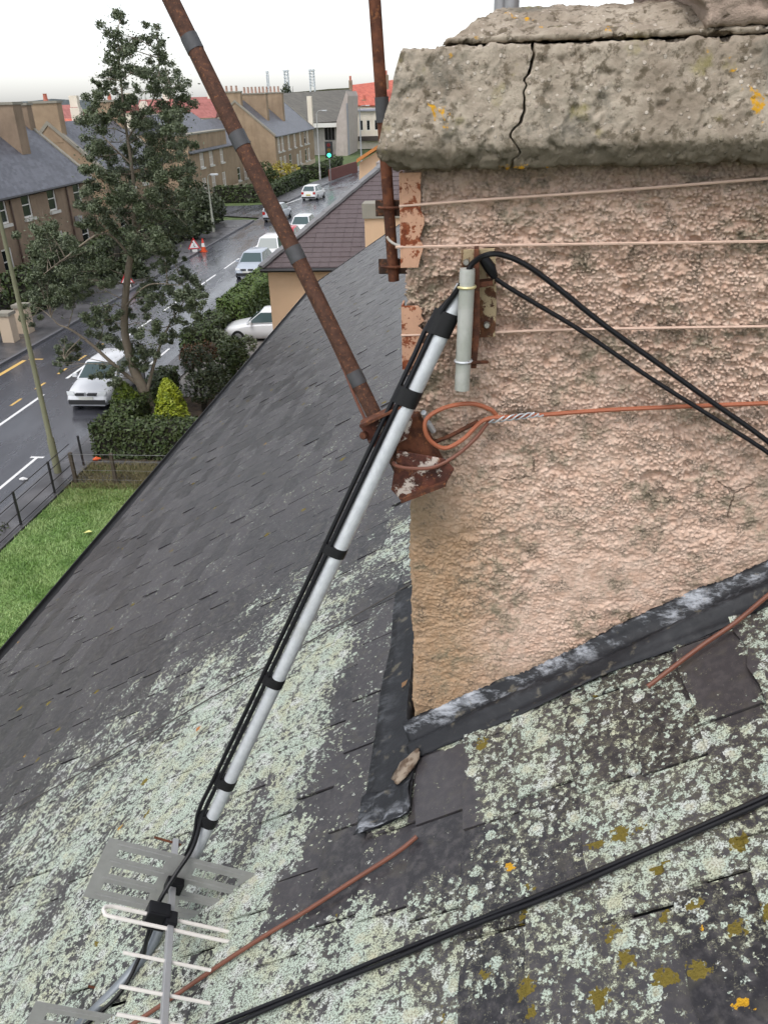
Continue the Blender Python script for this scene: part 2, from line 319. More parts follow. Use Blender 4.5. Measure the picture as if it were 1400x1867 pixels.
# slates: one mesh a variant, each nailed course by course
GAUGE, SLEN = .165, .245
def slate_mesh(k):
    r = random.Random(k); b = MB(); n = 5; top = []; bot = []
    for i in range(n):
        t = -.5 + i / (n - 1); e = r.uniform(-.006, .006) + (-.0 if 0 < i < n - 1 else r.uniform(0, .014))
        top.append((t, e, .0075 + r.uniform(-.0008, .0012))); bot.append((t, e + .002, 0))
    hd = [(.5, SLEN, .007), (-.5, SLEN, .007)]; hb = [(.5, SLEN, 0), (-.5, SLEN, 0)]
    vs = top + hd + bot + hb; m = n + 2
    b.add(vs, [tuple(range(m)), tuple(reversed(range(m, 2 * m)))] + [(i, m + i, m + (i + 1) % m, (i + 1) % m) for i in range(m)])
    return b
SLV = [slate_mesh(k) for k in range(10)]
SLM = [sb.mesh('slate', MS) for sb in SLV]
def inpic(P):
    c = RW.T @ (P - EYE)
    if c[2] < .2: return None
    return CX + F * c[0] / c[2], CY + F * c[1] / c[2], c[2]
allsl = []
kk = int((VE - .02) / GAUGE) - 1
for k in range(kk, int((VR - .02) / GAUGE) + 1):
    vt = .02 + GAUGE * k; u = U0 + (k % 2) * .16 + random.uniform(-.04, .04)
    if vt < VE - .03: continue
    while u < U1 - .12:
        wd = random.choice((.26, .29, .31, .32, .33, .35)); wd = min(wd, U1 - u)
        uc = u + wd / 2; u += wd + random.uniform(.003, .010)
        if vt > -.02 and uc - wd / 2 > .03 and uc + wd / 2 < .72: continue
        lift = .0115 + random.uniform(0, .003) + (random.uniform(.004, .012) if random.random() < .12 else 0)
        tilt = math.asin(min(.2, lift / SLEN)); yaw = random.gauss(0, .006)
        q = inpic(roof(vt + .08, uc)); share = 0
        if q and -60 < q[0] < 1460 and 0 < q[1] < 1930: share = abs((EYE - roof(vt, uc)).dot(NRM)) / q[2] ** 3
        allsl.append((share, vt + random.uniform(-.004, .004), uc, wd * .996, lift, tilt, yaw, random.randrange(10)))
allsl.sort(key=lambda t: -t[0])
def slate_matrix(s):
    _, vt, uc, wd, lift, tilt, yaw, kd = s
    ax = Vector((0, 1, 0)); ay = Vector(UPS); az = Vector(NRM)
    m = Matrix.Identity(4); o = roof(vt, uc, lift - .004)
    for i in range(3): m[i][0] = -ax[i]; m[i][1] = ay[i]; m[i][2] = az[i]; m[i][3] = o[i]
    return m @ Matrix.Rotation(yaw, 4, 'Z') @ Matrix.Rotation(-tilt, 4, 'X') @ Matrix.Diagonal((wd, 1, 1, 1))
for s in allsl[:300]:
    o = link('slate', SLM[s[7]]); o.parent = deck; o.matrix_parent_inverse = Matrix.Identity(4)
    o.matrix_basis = slate_matrix(s)
V = []; Fc = []; rv = []
for s in allsl[300:]:
    m = np.array(slate_matrix(s)); sv = np.array(SLV[s[7]].v); o = sum(len(t) for t in V); p = sv @ m[:3, :3].T + m[:3, 3]
    V.append(p); base = len(rv); Fc += [tuple(base + i for i in f) for f in SLV[s[7]].f]; rv += [random.random()] * len(sv)
me = bpy.data.meshes.new('far_slates'); me.from_pydata(np.concatenate(V).tolist(), [], Fc); me.materials.append(MS)
at = me.attributes.new('rnd', 'FLOAT', 'POINT'); at.data.foreach_set('value', np.array(rv, np.float32)); me.update()
fs = link('slate_courses', me); fs.parent = deck; fs['kind'] = 'stuff'

# chimney stack: front and near side as one rough skin
XL, XRT, YF, YB = -.152, 2.55, 2.0, 2.76
stp = .0027
ss_ = np.concatenate([np.linspace(-.76, -.05, 24), np.arange(-.045, 1.02, stp), np.linspace(1.03, 2.70, 60)])   # along the skin, 0 at the near corner
zz_ = np.concatenate([np.linspace(7.9, 8.06, 6)[:-1], np.arange(8.06, 9.875, stp)])
S, Z = np.meshgrid(ss_, zz_, indexing='ij')
rc = .012
X = np.where(S < -rc, XL, np.where(S > rc, XL + S, XL + rc * (1 - np.cos((S + rc) / (2 * rc) * math.pi / 2)) * 1.))
Y = np.where(S < -rc, YF - S, np.where(S > rc, YF, YF + rc * (1 - np.sin((S + rc) / (2 * rc) * math.pi / 2))))
nx = np.where(S < -rc, -1., np.where(S > rc, 0., -np.cos((S + rc) / (2 * rc) * math.pi / 2))); ny = -np.sqrt(np.maximum(0, 1 - nx ** 2))
s_, z_ = S.ravel(), Z.ravel(); sk = s_ + .25 * z_
pp = np.stack([s_ * 22, z_ * 34, sk * 3], 1)
wx, wz = .5 * (vn(pp * 1.6, 61) - .5), .5 * (vn(pp * 1.6, 63) - .5)
d1, h1, e1 = worley2(sk * 84 + wx, z_ * 128 + wz, 3); d2, h2, e2 = worley2(sk * 150 + 7 + wx, z_ * 205 + wz, 8)
st1 = np.clip((e1 - d1) / .38, 0, 1); st1 = st1 * st1 * (3 - 2 * st1); st2 = np.clip((e2 - d2) / .45, 0, 1)
amp = .55 + .75 * np.clip((z_ - 8.9) / .6, 0, 1) + 1.1 * (fbm(np.stack([s_ * 4, z_ * 4, 0 * s_], 1), 77, 3) - .5)
hh = amp * (.0085 * st1 * np.where(h1 > .22, .35 + .75 * h1, 0) + .0040 * st2 * h2 + .014 * (fbm(pp, 21, 4) - .5))
hh += .010 * (fbm(np.stack([s_ * 3, z_ * 3, 0 * s_], 1), 51, 3) - .5)
hh -= .010 * np.clip((fbm(np.stack([sk * 13, z_ * 20, 0 * s_], 1), 91, 3) - .60) / .1, 0, 1) * amp
hh = hh.reshape(S.shape)
Vc = np.stack([X + nx * hh, Y + ny * hh, Z], -1).reshape(-1, 3)
nc = len(Vc); Qc = grid(len(ss_), len(zz_))
stack = fast('chimney_stack', Vc, Qc, MR, house, True)
b = MB(); b.box((XL + .05, YF + .05, 7.9), (XRT - .02, YB - .02, 9.87)); b.build('stack_core', MHARL, house)
tag(stack, 'pink wet-dash rendered chimney stack with weathered concrete cope')

# cope: two slabs parted by a crack, mortar slope and a broken upper course
def rough_loft(name, prof, xa, xb, n, amp, seed, mat, parent, k=34.):
    P = []
    for a, c in zip(prof, prof[1:] + prof[:1]):
        m = max(2, int(math.dist(a, c) / .0045)) if math.dist(a, c) < .35 else 12
        P += [(a[0] + (c[0] - a[0]) * t / m, a[1] + (c[1] - a[1]) * t / m) for t in range(m)]
    P = np.array(P); m = len(P); cen = P.mean(0); T = np.linspace(0, 1, n)
    XA = np.array([xa(z) for z in P[:, 1]]); XB = np.array([xb(z) for z in P[:, 1]])
    Xg = XA[None] + (XB - XA)[None] * T[:, None]
    V = np.stack([Xg, np.broadcast_to(P[:, 0], Xg.shape), np.broadcast_to(P[:, 1], Xg.shape)], -1)
    tg = np.roll(P, -1, 0) - np.roll(P, 1, 0); nr = np.stack([tg[:, 1], -tg[:, 0]], 1); nr /= np.linalg.norm(nr, axis=1)[:, None] + 1e-9
    if (nr * (P - cen)).sum() < 0: nr = -nr
    q = V.reshape(-1, 3); d1, h1, e1 = worley2(q[:, 0] * 60 + q[:, 1] * 9, (q[:, 2] + q[:, 1]) * 75, seed)
    h = amp * ((fbm(q * k, seed, 4) - .5) * 2.4 + (fbm(q * 7, seed + 3, 3) - .5) * .7) + .75 * amp * np.clip((e1 - d1) / .4, 0, 1) * h1 - amp * 1.6 * np.clip((fbm(q * 34, seed + 9, 3) - .60) / .08, 0, 1)
    h = h.reshape(n, m); V[..., 1] += nr[None, :, 0] * h; V[..., 2] += nr[None, :, 1] * h; V[..., 0] += amp * 1.5 * (vn(q * 23, seed + 40).reshape(n, m) - .5)
    V = V.reshape(-1, 3); i = (np.arange(n - 1)[:, None] * m + np.arange(m)[None]).ravel(); j = (np.arange(n - 1)[:, None] * m + (np.arange(m)[None] + 1) % m).ravel()
    Q = np.stack([i, j, j + m, i + m], 1); cv = np.array([V[:m].mean(0), V[-m:].mean(0)]); V = np.concatenate([V, cv]); nv = len(V)
    a = np.arange(m); e1 = np.stack([np.full(m, nv - 2), (a + 1) % m, a, a], 1)[:, :3]; o2 = (n - 1) * m
    e2 = np.stack([np.full(m, nv - 1), o2 + a, o2 + (a + 1) % m], 1)
    me = bpy.data.meshes.new(name); me.from_pydata(V.tolist(), [], Q.tolist() + e1.tolist() + e2.tolist()); me.materials.append(mat)
    me.polygons.foreach_set('use_smooth', np.ones(len(me.polygons), bool)); me.update(); return link(name, me, parent)
COPE = [(2.03, 9.866), (1.945, 9.853), (1.936, 9.856), (1.919, 9.896), (1.9195, 9.902), (1.962, 10.083), (1.968, 10.088), (2.05, 10.088), (2.80, 10.088), (2.83, 9.872)]
crk = lambda z: .100 + .020 * (z - 9.98) / .12 + .018 * (vn([[z * 26, 0, 0]], 4)[0] - .5) + .014 * (vn([[z * 85, 3, 0]], 9)[0] - .5)
lend = lambda z: -.212 + .052 * max(0, (z - 9.9) / .18) + (.03 * max(0, (9.885 - z) / .03))
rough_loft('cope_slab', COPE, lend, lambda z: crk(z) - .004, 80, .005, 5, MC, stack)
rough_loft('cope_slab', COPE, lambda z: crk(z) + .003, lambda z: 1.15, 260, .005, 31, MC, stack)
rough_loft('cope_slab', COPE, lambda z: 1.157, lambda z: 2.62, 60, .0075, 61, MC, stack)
FL = [(2.03, 10.097), (1.986, 10.096), (1.984, 10.104), (2.085, 10.150), (2.20, 10.172), (2.6, 10.175), (2.78, 10.10)]
rough_loft('mortar_slope', FL, lambda z: -.085 + max(0, z - 10.09) * 1.7, lambda z: 1.3, 240, .0055, 81, MC, stack)
UPC = [(2.02, 10.118), (1.985, 10.112), (1.978, 10.125), (1.985, 10.27), (2.05, 10.30), (2.6, 10.30), (2.7, 10.12)]
rough_loft('upper_stone', UPC, lambda z: .47 - .6 * max(0, min(.1, z - 10.11)) + .008 * math.sin(z * 90), lambda z: 2.4, 260, .008, 97, simple('pink_brown_stone', (.33, .25, .20), .9, var=.35, sc=22, bump=.004), stack)

# lead: apron down-slope side, flashing up the near face, clay lump at the corner
def lead_strip(name, sect, w0, w1, n, along, label, up):
    """sect: list of (a, h); along 'v' sweeps up the slope, 'u' sweeps along the eave"""
    T = np.linspace(w0, w1, n); V = []; at = []
    for i, t in enumerate(T):
        for j, (a, h) in enumerate(sect):
            hh = h + .004 * (random.random() - .5) + .006 * math.sin(t * 9 + j); aa = a + .004 * math.sin(t * 13 + j * 2)
            if along == 'u' and t < 0 and j >= 4: hh = .024; aa = .012 if j == 5 else aa
            V.append(roof(t, aa, hh) if along == 'v' else roof(aa, t, hh)); at.append(up[j])
    Q = grid(n, len(sect)); o = fast(name, np.array(V), Q, MLEAD, house, True)
    a = o.data.attributes.new('up', 'FLOAT', 'POINT'); a.data.foreach_set('value', np.array(at, np.float32))
    m = o.modifiers.new('thick', 'SOLIDIFY'); m.thickness = .003; tag(o, label); return o
lead_strip('lead_flashing', [(.002, .066), (-.010, .062), (-.018, .044), (-.036, .034), (-.050, .027), (-.062, .038), (-.078, .038), (-.090, .026), (-.108, .021), (-.128, .020)], -.015, 1.6, 120, 'v', 'lead flashing stained white along the foot of the chimney', [1, 1, .9, .55, .2, .1, .05, 0, 0, 0])
lead_strip('lead_apron', [(-.165, .021), (-.12, .022), (-.07, .022), (-.03, .024), (-.004, .035), (.004, .08)], -.345, 1.12, 90, 'u', 'dark lead apron below the chimney side', [.25, .1, .0, .0, .1, .1])
b = MB(); c0 = gr(742, 1396, .035)
V, Q = [], []
for i in range(9):
    for j in range(12):
        a, q = math.pi * i / 8, 2 * math.pi * j / 12; r = .5 + .5 * random.random()
        V.append(c0 + UPS * (.06 * math.sin(a) * math.cos(q) * r) + np.array([0, 1, 0]) * (.055 * math.sin(a) * math.sin(q) * r + .035 * math.sin(a) * math.cos(q)) + NRM * (.012 * math.cos(a) * r))
for i in range(8):
    for j in range(12): Q.append((i * 12 + j, i * 12 + (j + 1) % 12, (i + 1) * 12 + (j + 1) % 12, (i + 1) * 12 + j))
N = NM('stained_mortar'); fast('mortar_lump', np.array(V), np.array(Q), N.out(N.mix(N.ss(N.noise(30, 5), .4, .6), (.11, .07, .045), (.26, .21, .16)), .85, 0., N.bump(N.noise(80, 5), .004)), house, True)
b = MB()                                            # fallen flap of lead at the apron's near end
V = [roof(-.172 + .185 * i / 9, -.36 + .15 * j / 7, .026 + .012 * math.sin(i * 1.3) * math.sin(j) + (.01 if j == 0 else 0) + .006 * (i == 9)) for i in range(10) for j in range(8)]
o = fast('lead_flap', np.array(V), grid(10, 8), MLEAD, house, True); a = o.data.attributes.new('up', 'FLOAT', 'POINT'); a.data.foreach_set('value', np.array([1. if j < 2 else .25 for i in range(10) for j in range(8)], np.float32)); o.modifiers.new('t', 'SOLIDIFY').thickness = .003
# ================================================================== slabs with real openings (walls, perforated plates)
def holed(mb, o, ax, ay, az, W, H, holes, th):
    """slab W x H in the plane (ax, ay) from corner o, thickness th along -az, rectangular openings (x0, x1, y0, y1)"""
    o, ax, ay, az = [np.asarray(t, float) for t in (o, ax, ay, az)]
    xs = sorted({0., W} | {q for h in holes for q in h[:2] if 0 < q < W}); ys = sorted({0., H} | {q for h in holes for q in h[2:] if 0 < q < H})
    nx_, ny_ = len(xs) - 1, len(ys) - 1
    solid = [[not any(h[0] - 1e-6 <= (xs[i] + xs[i + 1]) / 2 <= h[1] + 1e-6 and h[2] - 1e-6 <= (ys[j] + ys[j + 1]) / 2 <= h[3] + 1e-6 for h in holes) for j in range(ny_)] for i in range(nx_)]
    P = lambda x, y, d: o + ax * x + ay * y - az * d
    for i in range(nx_):
        for j in range(ny_):
            if not solid[i][j]: continue
            a, b_, c, d = xs[i], xs[i + 1], ys[j], ys[j + 1]
            mb.add([P(a, c, 0), P(b_, c, 0), P(b_, d, 0), P(a, d, 0)], [(0, 1, 2, 3)]); mb.add([P(a, c, th), P(b_, c, th), P(b_, d, th), P(a, d, th)], [(3, 2, 1, 0)])
            for (di, dj, p, q) in ((-1, 0, (a, d), (a, c)), (1, 0, (b_, c), (b_, d)), (0, -1, (a, c), (b_, c)), (0, 1, (b_, d), (a, d))):
                I, J = i + di, j + dj
                if 0 <= I < nx_ and 0 <= J < ny_ and solid[I][J]: continue
                mb.add([P(*p, 0), P(*p, th), P(*q, th), P(*q, 0)], [(0, 1, 2, 3)])
    return mb
def disc_bolt(mb, c, n, r, h): c = np.asarray(c, float); n = _n(np.asarray(n, float)); mb.tube([c, c + n * h * .6, c + n * h], [r, r, r * .7], 8); return mb
def ring(mb, c, n, R, r, m=16):
    n = _n(np.asarray(n, float)); a = np.cross(n, [0, 0, 1.]); a = _n(a) if np.linalg.norm(a) > .05 else np.array([1., 0, 0]); b_ = np.cross(n, a); c = np.asarray(c, float)
    return mb.tube([c + R * (math.cos(t) * a + math.sin(t) * b_) for t in np.linspace(0, 2 * math.pi, m + 1)], r, 6, False)
def cable(name, label, pts, r, mat, cat='cable', n=8, seg=8, group=None):
    return tag(MB().tube(curve(pts, n), r, seg).build(name, mat, None, True), label, cat, group)
def band(mb, p0, p1, r): return mb.tube([p0, p1], r, 12)

N = NM('galvanised_tube'); c = N.mix(N.ss(N.noise(40, 4, .6), .35, .65), (.50, .52, .545), (.57, .59, .61)); MZINC = N.out(N.mix(N.ma('MULTIPLY', N.ss(N.noise(7, 5), .55, .7), .5), c, (.40, .40, .36)), .5, .35, N.bump(N.noise(200, 3), .0006))
N = NM('dull_grey_stub'); MSTUB = N.out(N.mix(N.ss(N.noise(16, 5, .6), .35, .65), (.36, .37, .33), (.47, .47, .44)), .55, .25)
N = NM('aluminium_plate'); MALU = N.out(N.mix(N.noise(30, 4), (.25, .25, .24), (.35, .35, .34)), .5, .3, N.bump(N.noise(60, 3), .001))
MBOOM = simple('aluminium_boom', (.42, .42, .43), .42, .5, sc=30)
MROD = simple('white_oxidised_rod', (.70, .66, .62), .6, var=.1, sc=60)
MORANGE = simple('orange_brown_cable_sheath', (.34, .105, .050), .5, var=.2, sc=25)
MBROWN = simple('weathered_brown_sheath', (.15, .052, .030), .55, var=.3, sc=18)
MROPE = simple('limewashed_lashing_wire', (.62, .44, .35), .8, var=.2, sc=50, bump=.001)
MBRASS = simple('pale_brass_strap', (.62, .55, .30), .4, .4, sc=50)
MBOLT = simple('dull_bolt_head', (.30, .29, .26), .4, .6, sc=80)
MTAPE2 = simple('worn_grey_tape', (.055, .055, .06), .55, var=.35, sc=70, bump=.001)

# --- upright rusty mast clipped to the chimney's side
t = thing('antenna_mast', 'upright rusty steel mast clamped to the side of the chimney', 'mast', gy(718, 512, 2.22))
p0, p1 = gy(718, 512, 2.22), gy(683, 0, 2.22); dm = _n(p1 - p0)
MB().tube([p0, p0 + dm * 1.55], .0148, 14).build('tube', MRUST, t, True)
for (px, py) in ((697, 200),):
    q = gy(px, py, 2.22); band(MB(), q - dm * .028, q + dm * .028, .0172).build('tape_band', MTAPE2, t, True)
for (px, py) in ((711, 381), (716, 488)):
    q = gy(px, py, 2.22); k = MB(); k.box((q[0] - .040, q[1] + .016, q[2] - .020), (-.150, q[1] + .022, q[2] + .020)); k.box((-.166, q[1] - .035, q[2] - .020), (-.158, q[1] + .0155, q[2] + .020))
    br = k.build('bracket', rust_material('dark_bracket_iron', None, .5, (.035, .022, .018), (.085, .05, .035)), t, False, .002)
    k = MB(); k.tube([q + np.array([.030 * math.cos(a), -.021 * math.sin(a) * (1 if math.sin(a) > 0 else .4) + .004, .004]) for a in np.linspace(-.5, math.pi + .5, 12)], .004, 6); k.build('u_bolt', MRUST, br, True)

# --- long leaning rusty pole with taped bands and its wrecked bracket at the corner
t = thing('leaning_pole', 'long rusty steel pole with grey tape bands leaning out over the roof', 'pole', gy(745, 880, 1.95))
p0, p1 = gy(742, 878, 1.95), gy(312, 0, 2.25); dm = _n(p1 - p0)
MB().tube([p0, p0 + dm * 2.4], .0205, 18).build('tube', rust_material('red_brown_rust_tube', None, .5, (.055, .027, .019), (.100, .047, .031), 2.2), t, True)
for (px, py) in ((352, 78), (441, 252), (541, 462), (649, 690)):
    s = np.dot(gy(px, py, 1.95 + .30 * (1 - py / 878)) - p0, dm); q = p0 + dm * s
    band(MB(), q - dm * .019, q + dm * .019, .0219).build('tape_band', MTAPE2, t, True)
off = gd(646, 690, 2.0) - gd(660, 690, 2.0)
q = p0 + dm * .20; MB().tube(curve([p0 + dm * .42 + off * .95, p0 + dm * .33 + off * 1.1, p0 + dm * .24 + off * 1.5, p0 + dm * .15 + off * 1.6], 5), .004, 6).build('feeder_wire', MBROWN, t, True)
t = thing('pole_bracket', 'rusty iron pole bracket with flaked white paint at the chimney corner', 'bracket', gy(760, 870, 1.93))
def plate(pix, Y, th, name, mat=MFLAKE): return MB().prism([gy(x, y, Y) for x, y in pix], (0, th, 0)).build(name, mat, t, False, .0015)
plate([(658, 780), (737, 741), (752, 768), (742, 800), (700, 822), (676, 815)], 1.90, .007, 'upper_plate')
plate([(724, 822), (812, 838), (828, 856), (812, 884), (732, 914), (713, 893)], 1.895, .007, 'lower_plate')
MB().prism([gy(x, y, 1.93) for x, y in ((724, 762), (762, 760), (812, 858), (742, 880), (722, 850))], (0, .045, 0)).build('channel', MRUST, t, False, .003)
MB().prism([gy(x, y, 1.875) for x, y in ((657, 781), (737, 742), (736, 738), (655, 776))], (0, .04, 0)).build('flange', MRUST, t)
MB().prism([gy(x, y, 1.875) for x, y in ((732, 918), (813, 887), (812, 882), (730, 911))], (0, .04, 0)).build('flange', MRUST, t)
for (x, y, e) in ((664, 793, .015), (705, 770, .02), (735, 905, .012)): disc_bolt(MB(), gy(x, y, 1.9), (-.1, -1, .2), .011, e).build('bolt', MRUST, t, True)
for (x0, y0, x1, y1) in ((780, 770, 790, 786), (772, 752, 778, 763), (797, 862, 812, 838)):
    MB().tube([gy(x0, y0, 1.915), gy(x1, y1, 1.94)], .007, 8).build('stud', MZINC, t, True)
MB().tube([gy(770, 815, 1.945), gy(820, 795, 1.955), (gy(872, 768, 1.965))], .0055, 6).build('tie_rod', MRUST, t, True)

# --- cables and lashings on the chimney face
cable('orange_cable', 'orange cable looped at the bracket and running across the chimney', [gy(x, y, Y) for x, y, Y in ((1500, 731, 1.975), (1400, 735, 1.972), (1250, 741, 1.970), (1100, 748, 1.972), (980, 757, 1.966), (930, 760, 1.958), (882, 766, 1.95), (845, 800, 1.93), (812, 817, 1.915), (787, 806, 1.905), (775, 785, 1.90), (779, 762, 1.905), (812, 743, 1.92), (858, 736, 1.94), (892, 746, 1.955), (905, 757, 1.962))], .0057, MORANGE)
t = thing('twisted_wire', 'twisted grey binding wire around the orange cable', 'wire', gy(940, 760, 1.95))
for k in range(3):
    MB().tube([gy(890 + 100 * s, 767 - 13 * s + 4.5 * math.sin(s * 15 + k * 2.1), 1.957 + .007 * math.cos(s * 15 + k * 2.1)) for s in np.linspace(-.05 * k, 1 - .08 * k, 40)], .0022, 6).build('strand', MZINC, t, True)
cable('brown_wire', 'sagging rust-brown wire slung under the corner bracket', [gy(x, y, Y) for x, y, Y in ((716, 842, 1.885), (722, 849, 1.88), (748, 854, 1.88), (790, 852, 1.885), (832, 830, 1.91), (866, 800, 1.94), (888, 772, 1.955), (897, 764, 1.96))], .0048, MBROWN, 'wire')
for lab, pts in (('topmost pale lashing wire tied round the chimney just below the cope', ((741, 375), (900, 363), (1100, 349), (1400, 325), (1500, 317))),
                 ('middle pale lashing wire stretched level across the chimney face', ((741, 450), (1000, 446), (1200, 443), (1400, 440), (1500, 438))),
                 ('lowest pale lashing wire across the chimney behind the black cables', ((744, 611), (900, 606), (1000, 602), (1200, 598), (1400, 595), (1500, 593)))):
    f = [gy(x, y, 1.981) for x, y in pts]; z0 = f[0][2]
    cable('lashing_wire', lab, [np.array([-.168, 2.7, z0 + .02]), np.array([-.168, 2.3, z0 + .01]), np.array([-.168, 2.02, z0]), np.array([-.160, 1.983, z0])] + f[0:], .0034, MROPE, 'wire', 6, 6, 'lashing wires round the chimney')
cable('tie_wire', 'thin pale tie wire from the upright mast to the chimney corner', [gy(705, 432, 2.20), gy(712, 440, 2.19), gy(722, 446, 2.12), gy(737, 449, 2.0)], .0035, simple('grey_wire', (.45, .42, .38), .6), 'wire')
for lab, z0, z1 in (('upper rusty corner iron with flaking pink paint under the cope', 9.635, 9.845), ('lower rusty corner iron with flaking pink paint at the lowest lashing', 9.385, 9.545)):
    t = thing('corner_iron', lab, 'bracket', (-.16, 1.98, z0), 'corner irons on the chimney')
    L = []; nn = 14
    for i in range(nn): q = z0 + (z1 - z0) * i / (nn - 1); L.append((-.119 + random.uniform(-.010, .007), q))
    k = MB(); k.prism([(-.1655, 1.979, z0), *[(a, 1.979, q) for a, q in L], (-.1655, 1.979, z1)], (0, .004, 0)); k.build('front_leg', MPAINT, t, False, .001)
    k = MB(); k.prism([(-.1695, 1.979, z0), (-.1655, 1.979, z0), (-.1655, 1.979, z1), (-.1695, 1.979, z1)], (0, .06, 0)); k.build('side_leg', MPAINT, t)

# --- short grey stub on its wall bracket
t = thing('stub_pole', 'short grey stub pole strapped upright to a rusty wall bracket', 'pole', gy(843, 712, 1.90))
p0, p1 = gy(842, 710, 1.90), gy(852, 490, 1.90); dm = _n(p1 - p0); L = np.linalg.norm(p1 - p0)
MB().tube([p0, p0 + dm * L * .96, p1], [.0182, .0182, .0172], 18).build('tube', MSTUB, t, True)
q = p0 + dm * (L * .86); ring(MB(), q, dm, .0195, .0035).build('strap', MBRASS, t, True)
q = p0 + dm * (L * .25); ring(MB(), q, dm, .0195, .003).build('strap', MZINC, t, True); MB().tube([q + np.array([.01, -.015, 0]), gy(888, 660, 1.96)], .0045, 6).build('strap_bolt', MRUST, t, True)
t = thing('wall_bracket', 'rusty wall plate with bolts holding the grey stub pole', 'bracket', gy(875, 610, 1.97))
MRB = rust_material('rust_over_cream_paint', (.46, .36, .22), .50, (.05, .022, .016), (.15, .065, .03), 1.2)
MB().prism([gy(x, y, 1.965) for x, y in ((840, 456), (903, 453), (905, 560), (902, 614), (872, 616), (872, 600), (842, 500))], (0, .008, 0)).build('back_plate', MRB, t, False, .001)
k = MB(); k.prism([gy(x, y, 1.915) for x, y in ((864, 455), (873, 455), (875, 600), (868, 672), (858, 672))], (0, .05, 0)); k.build('web', MRUST, t, False, .001)
k = MB(); k.prism([gy(x, y, 1.93) for x, y in ((864, 516), (898, 512), (898, 521), (864, 526))], (0, .035, 0)); k.build('arm', MRUST, t)
for (x, y) in ((850, 478), (887, 592), (884, 478)): disc_bolt(MB(), gy(x, y, 1.965), (0, -1, .1), .0085, .016).build('bolt', MBOLT, t, True)
k = MB(); k.tube([gy(880, 470, 1.93), gy(893, 488, 1.93), gy(902, 506, 1.935)], [.012, .014, .008], 10); k.build('connector', MBLACK, t, True)

# --- fallen aluminium mast carrying the aerials
DT, DB = 1.900, 2.52
def pdep(y): return 1 / (1 / DT + (1 / DB - 1 / DT) * (y - 540) / (1570 - 540))
def pole_px(y): return 838 + (350 - 838) * (y - 540) / (1570 - 540)
t = thing('aerial_mast', 'fallen silver aerial mast taped with black bands lying down the roof', 'mast', gd(350, 1570, DB))
pa, pb = gd(846, 522, pdep(522)), gd(350, 1570, DB); dm = _n(pb - pa); rp = .0192
MB().tube([pa, pb], rp, 20).build('tube', MZINC, t, True)
MB().tube(curve([pb - dm * .01, gd(306, 1660, 2.52), gd(268, 1738, 2.50), gd(205, 1812, 2.46), gd(110, 1905, 2.42)], 6), .0175, 16).build('bent_tail', simple('dull_tube', (.20, .22, .24), .45, .4), t, True)
side = _n(gd(600, 1010, 2.2) - gd(622, 1018, 2.2)); tow = _n(EYE - (pa + pb) / 2)
for y, hgt in ((592, 40), (726, 30), (1006, 17), (1243, 17), (1428, 17), (1496, 20)):
    q = gd(pole_px(y), y, pdep(y)); hl = hgt * pdep(y) / F / 2 / .9
    k = MB(); R2 = .034 if y < 1480 else .030
    n_ = 20; V = []
    for e in (-1, 1):
        for a in np.linspace(0, 2 * math.pi, n_, endpoint=False):
            ca, sa = math.cos(a), math.sin(a); rr = rp + .002 + (max(0, ca) ** 2) * .021
            V.append(q + dm * hl * e + (side * ca + np.cross(dm, side) * sa * (1 - .25 * max(0, ca))) * rr)
    k.add(V, [(i, (i + 1) % n_, n_ + (i + 1) % n_, n_ + i) for i in range(n_)] + [tuple(range(n_)), tuple(range(2 * n_ - 1, n_ - 1, -1))]); k.build('tape_band', MTAPE, t, True)
def along(offpx, ys, dd=.0): return [gd(pole_px(y) - offpx * .9, y - offpx * .42, pdep(y) - dd) for y in ys]
ca = [gy(x, y, Y) for x, y, Y in ((1500, 893, 1.955), (1400, 806, 1.945), (1290, 728, 1.935), (1195, 660, 1.93), (1100, 592, 1.925), (1010, 520, 1.92), (960, 484, 1.905), (920, 466, 1.89), (890, 464, 1.875))]
ca += [gd(862, 480, 1.83), gd(838, 522, 1.86)] + along(18, (580, 640, 726, 800, 900, 1006, 1120, 1243, 1340, 1428, 1490), .012) + [gd(352, 1545, 2.44), gd(318, 1598, 2.40), gd(288, 1650, 2.37), gd(270, 1705, 2.38), gd(262, 1745, 2.42)]
cable('black_cable', 'black coaxial cable arching over the stub and taped down the fallen mast', ca, .0064, MBLACK)
cb = [gy(x, y, Y) for x, y, Y in ((1500, 905, 1.950), (1400, 826, 1.94), (1300, 762, 1.935), (1180, 686, 1.94), (1060, 604, 1.945), (980, 556, 1.945), (930, 526, 1.94), (903, 508, 1.935))]
cable('black_cable', 'lower black cable sagging from the bracket connector to the right', cb, .0055, MBLACK)
cable('black_cable', 'second black cable taped on the outer side of the fallen mast', [gd(830, 535, 1.885)] + along(29, (600, 660, 726, 800, 900), .004) + along(28, (1006, 1120, 1243, 1340, 1428, 1490), .004) + [gd(350, 1535, 2.47), gd(300, 1640, 2.50), gd(255, 1745, 2.46), gd(215, 1815, 2.42), gd(120, 1900, 2.38)], .0062, MBLACK)

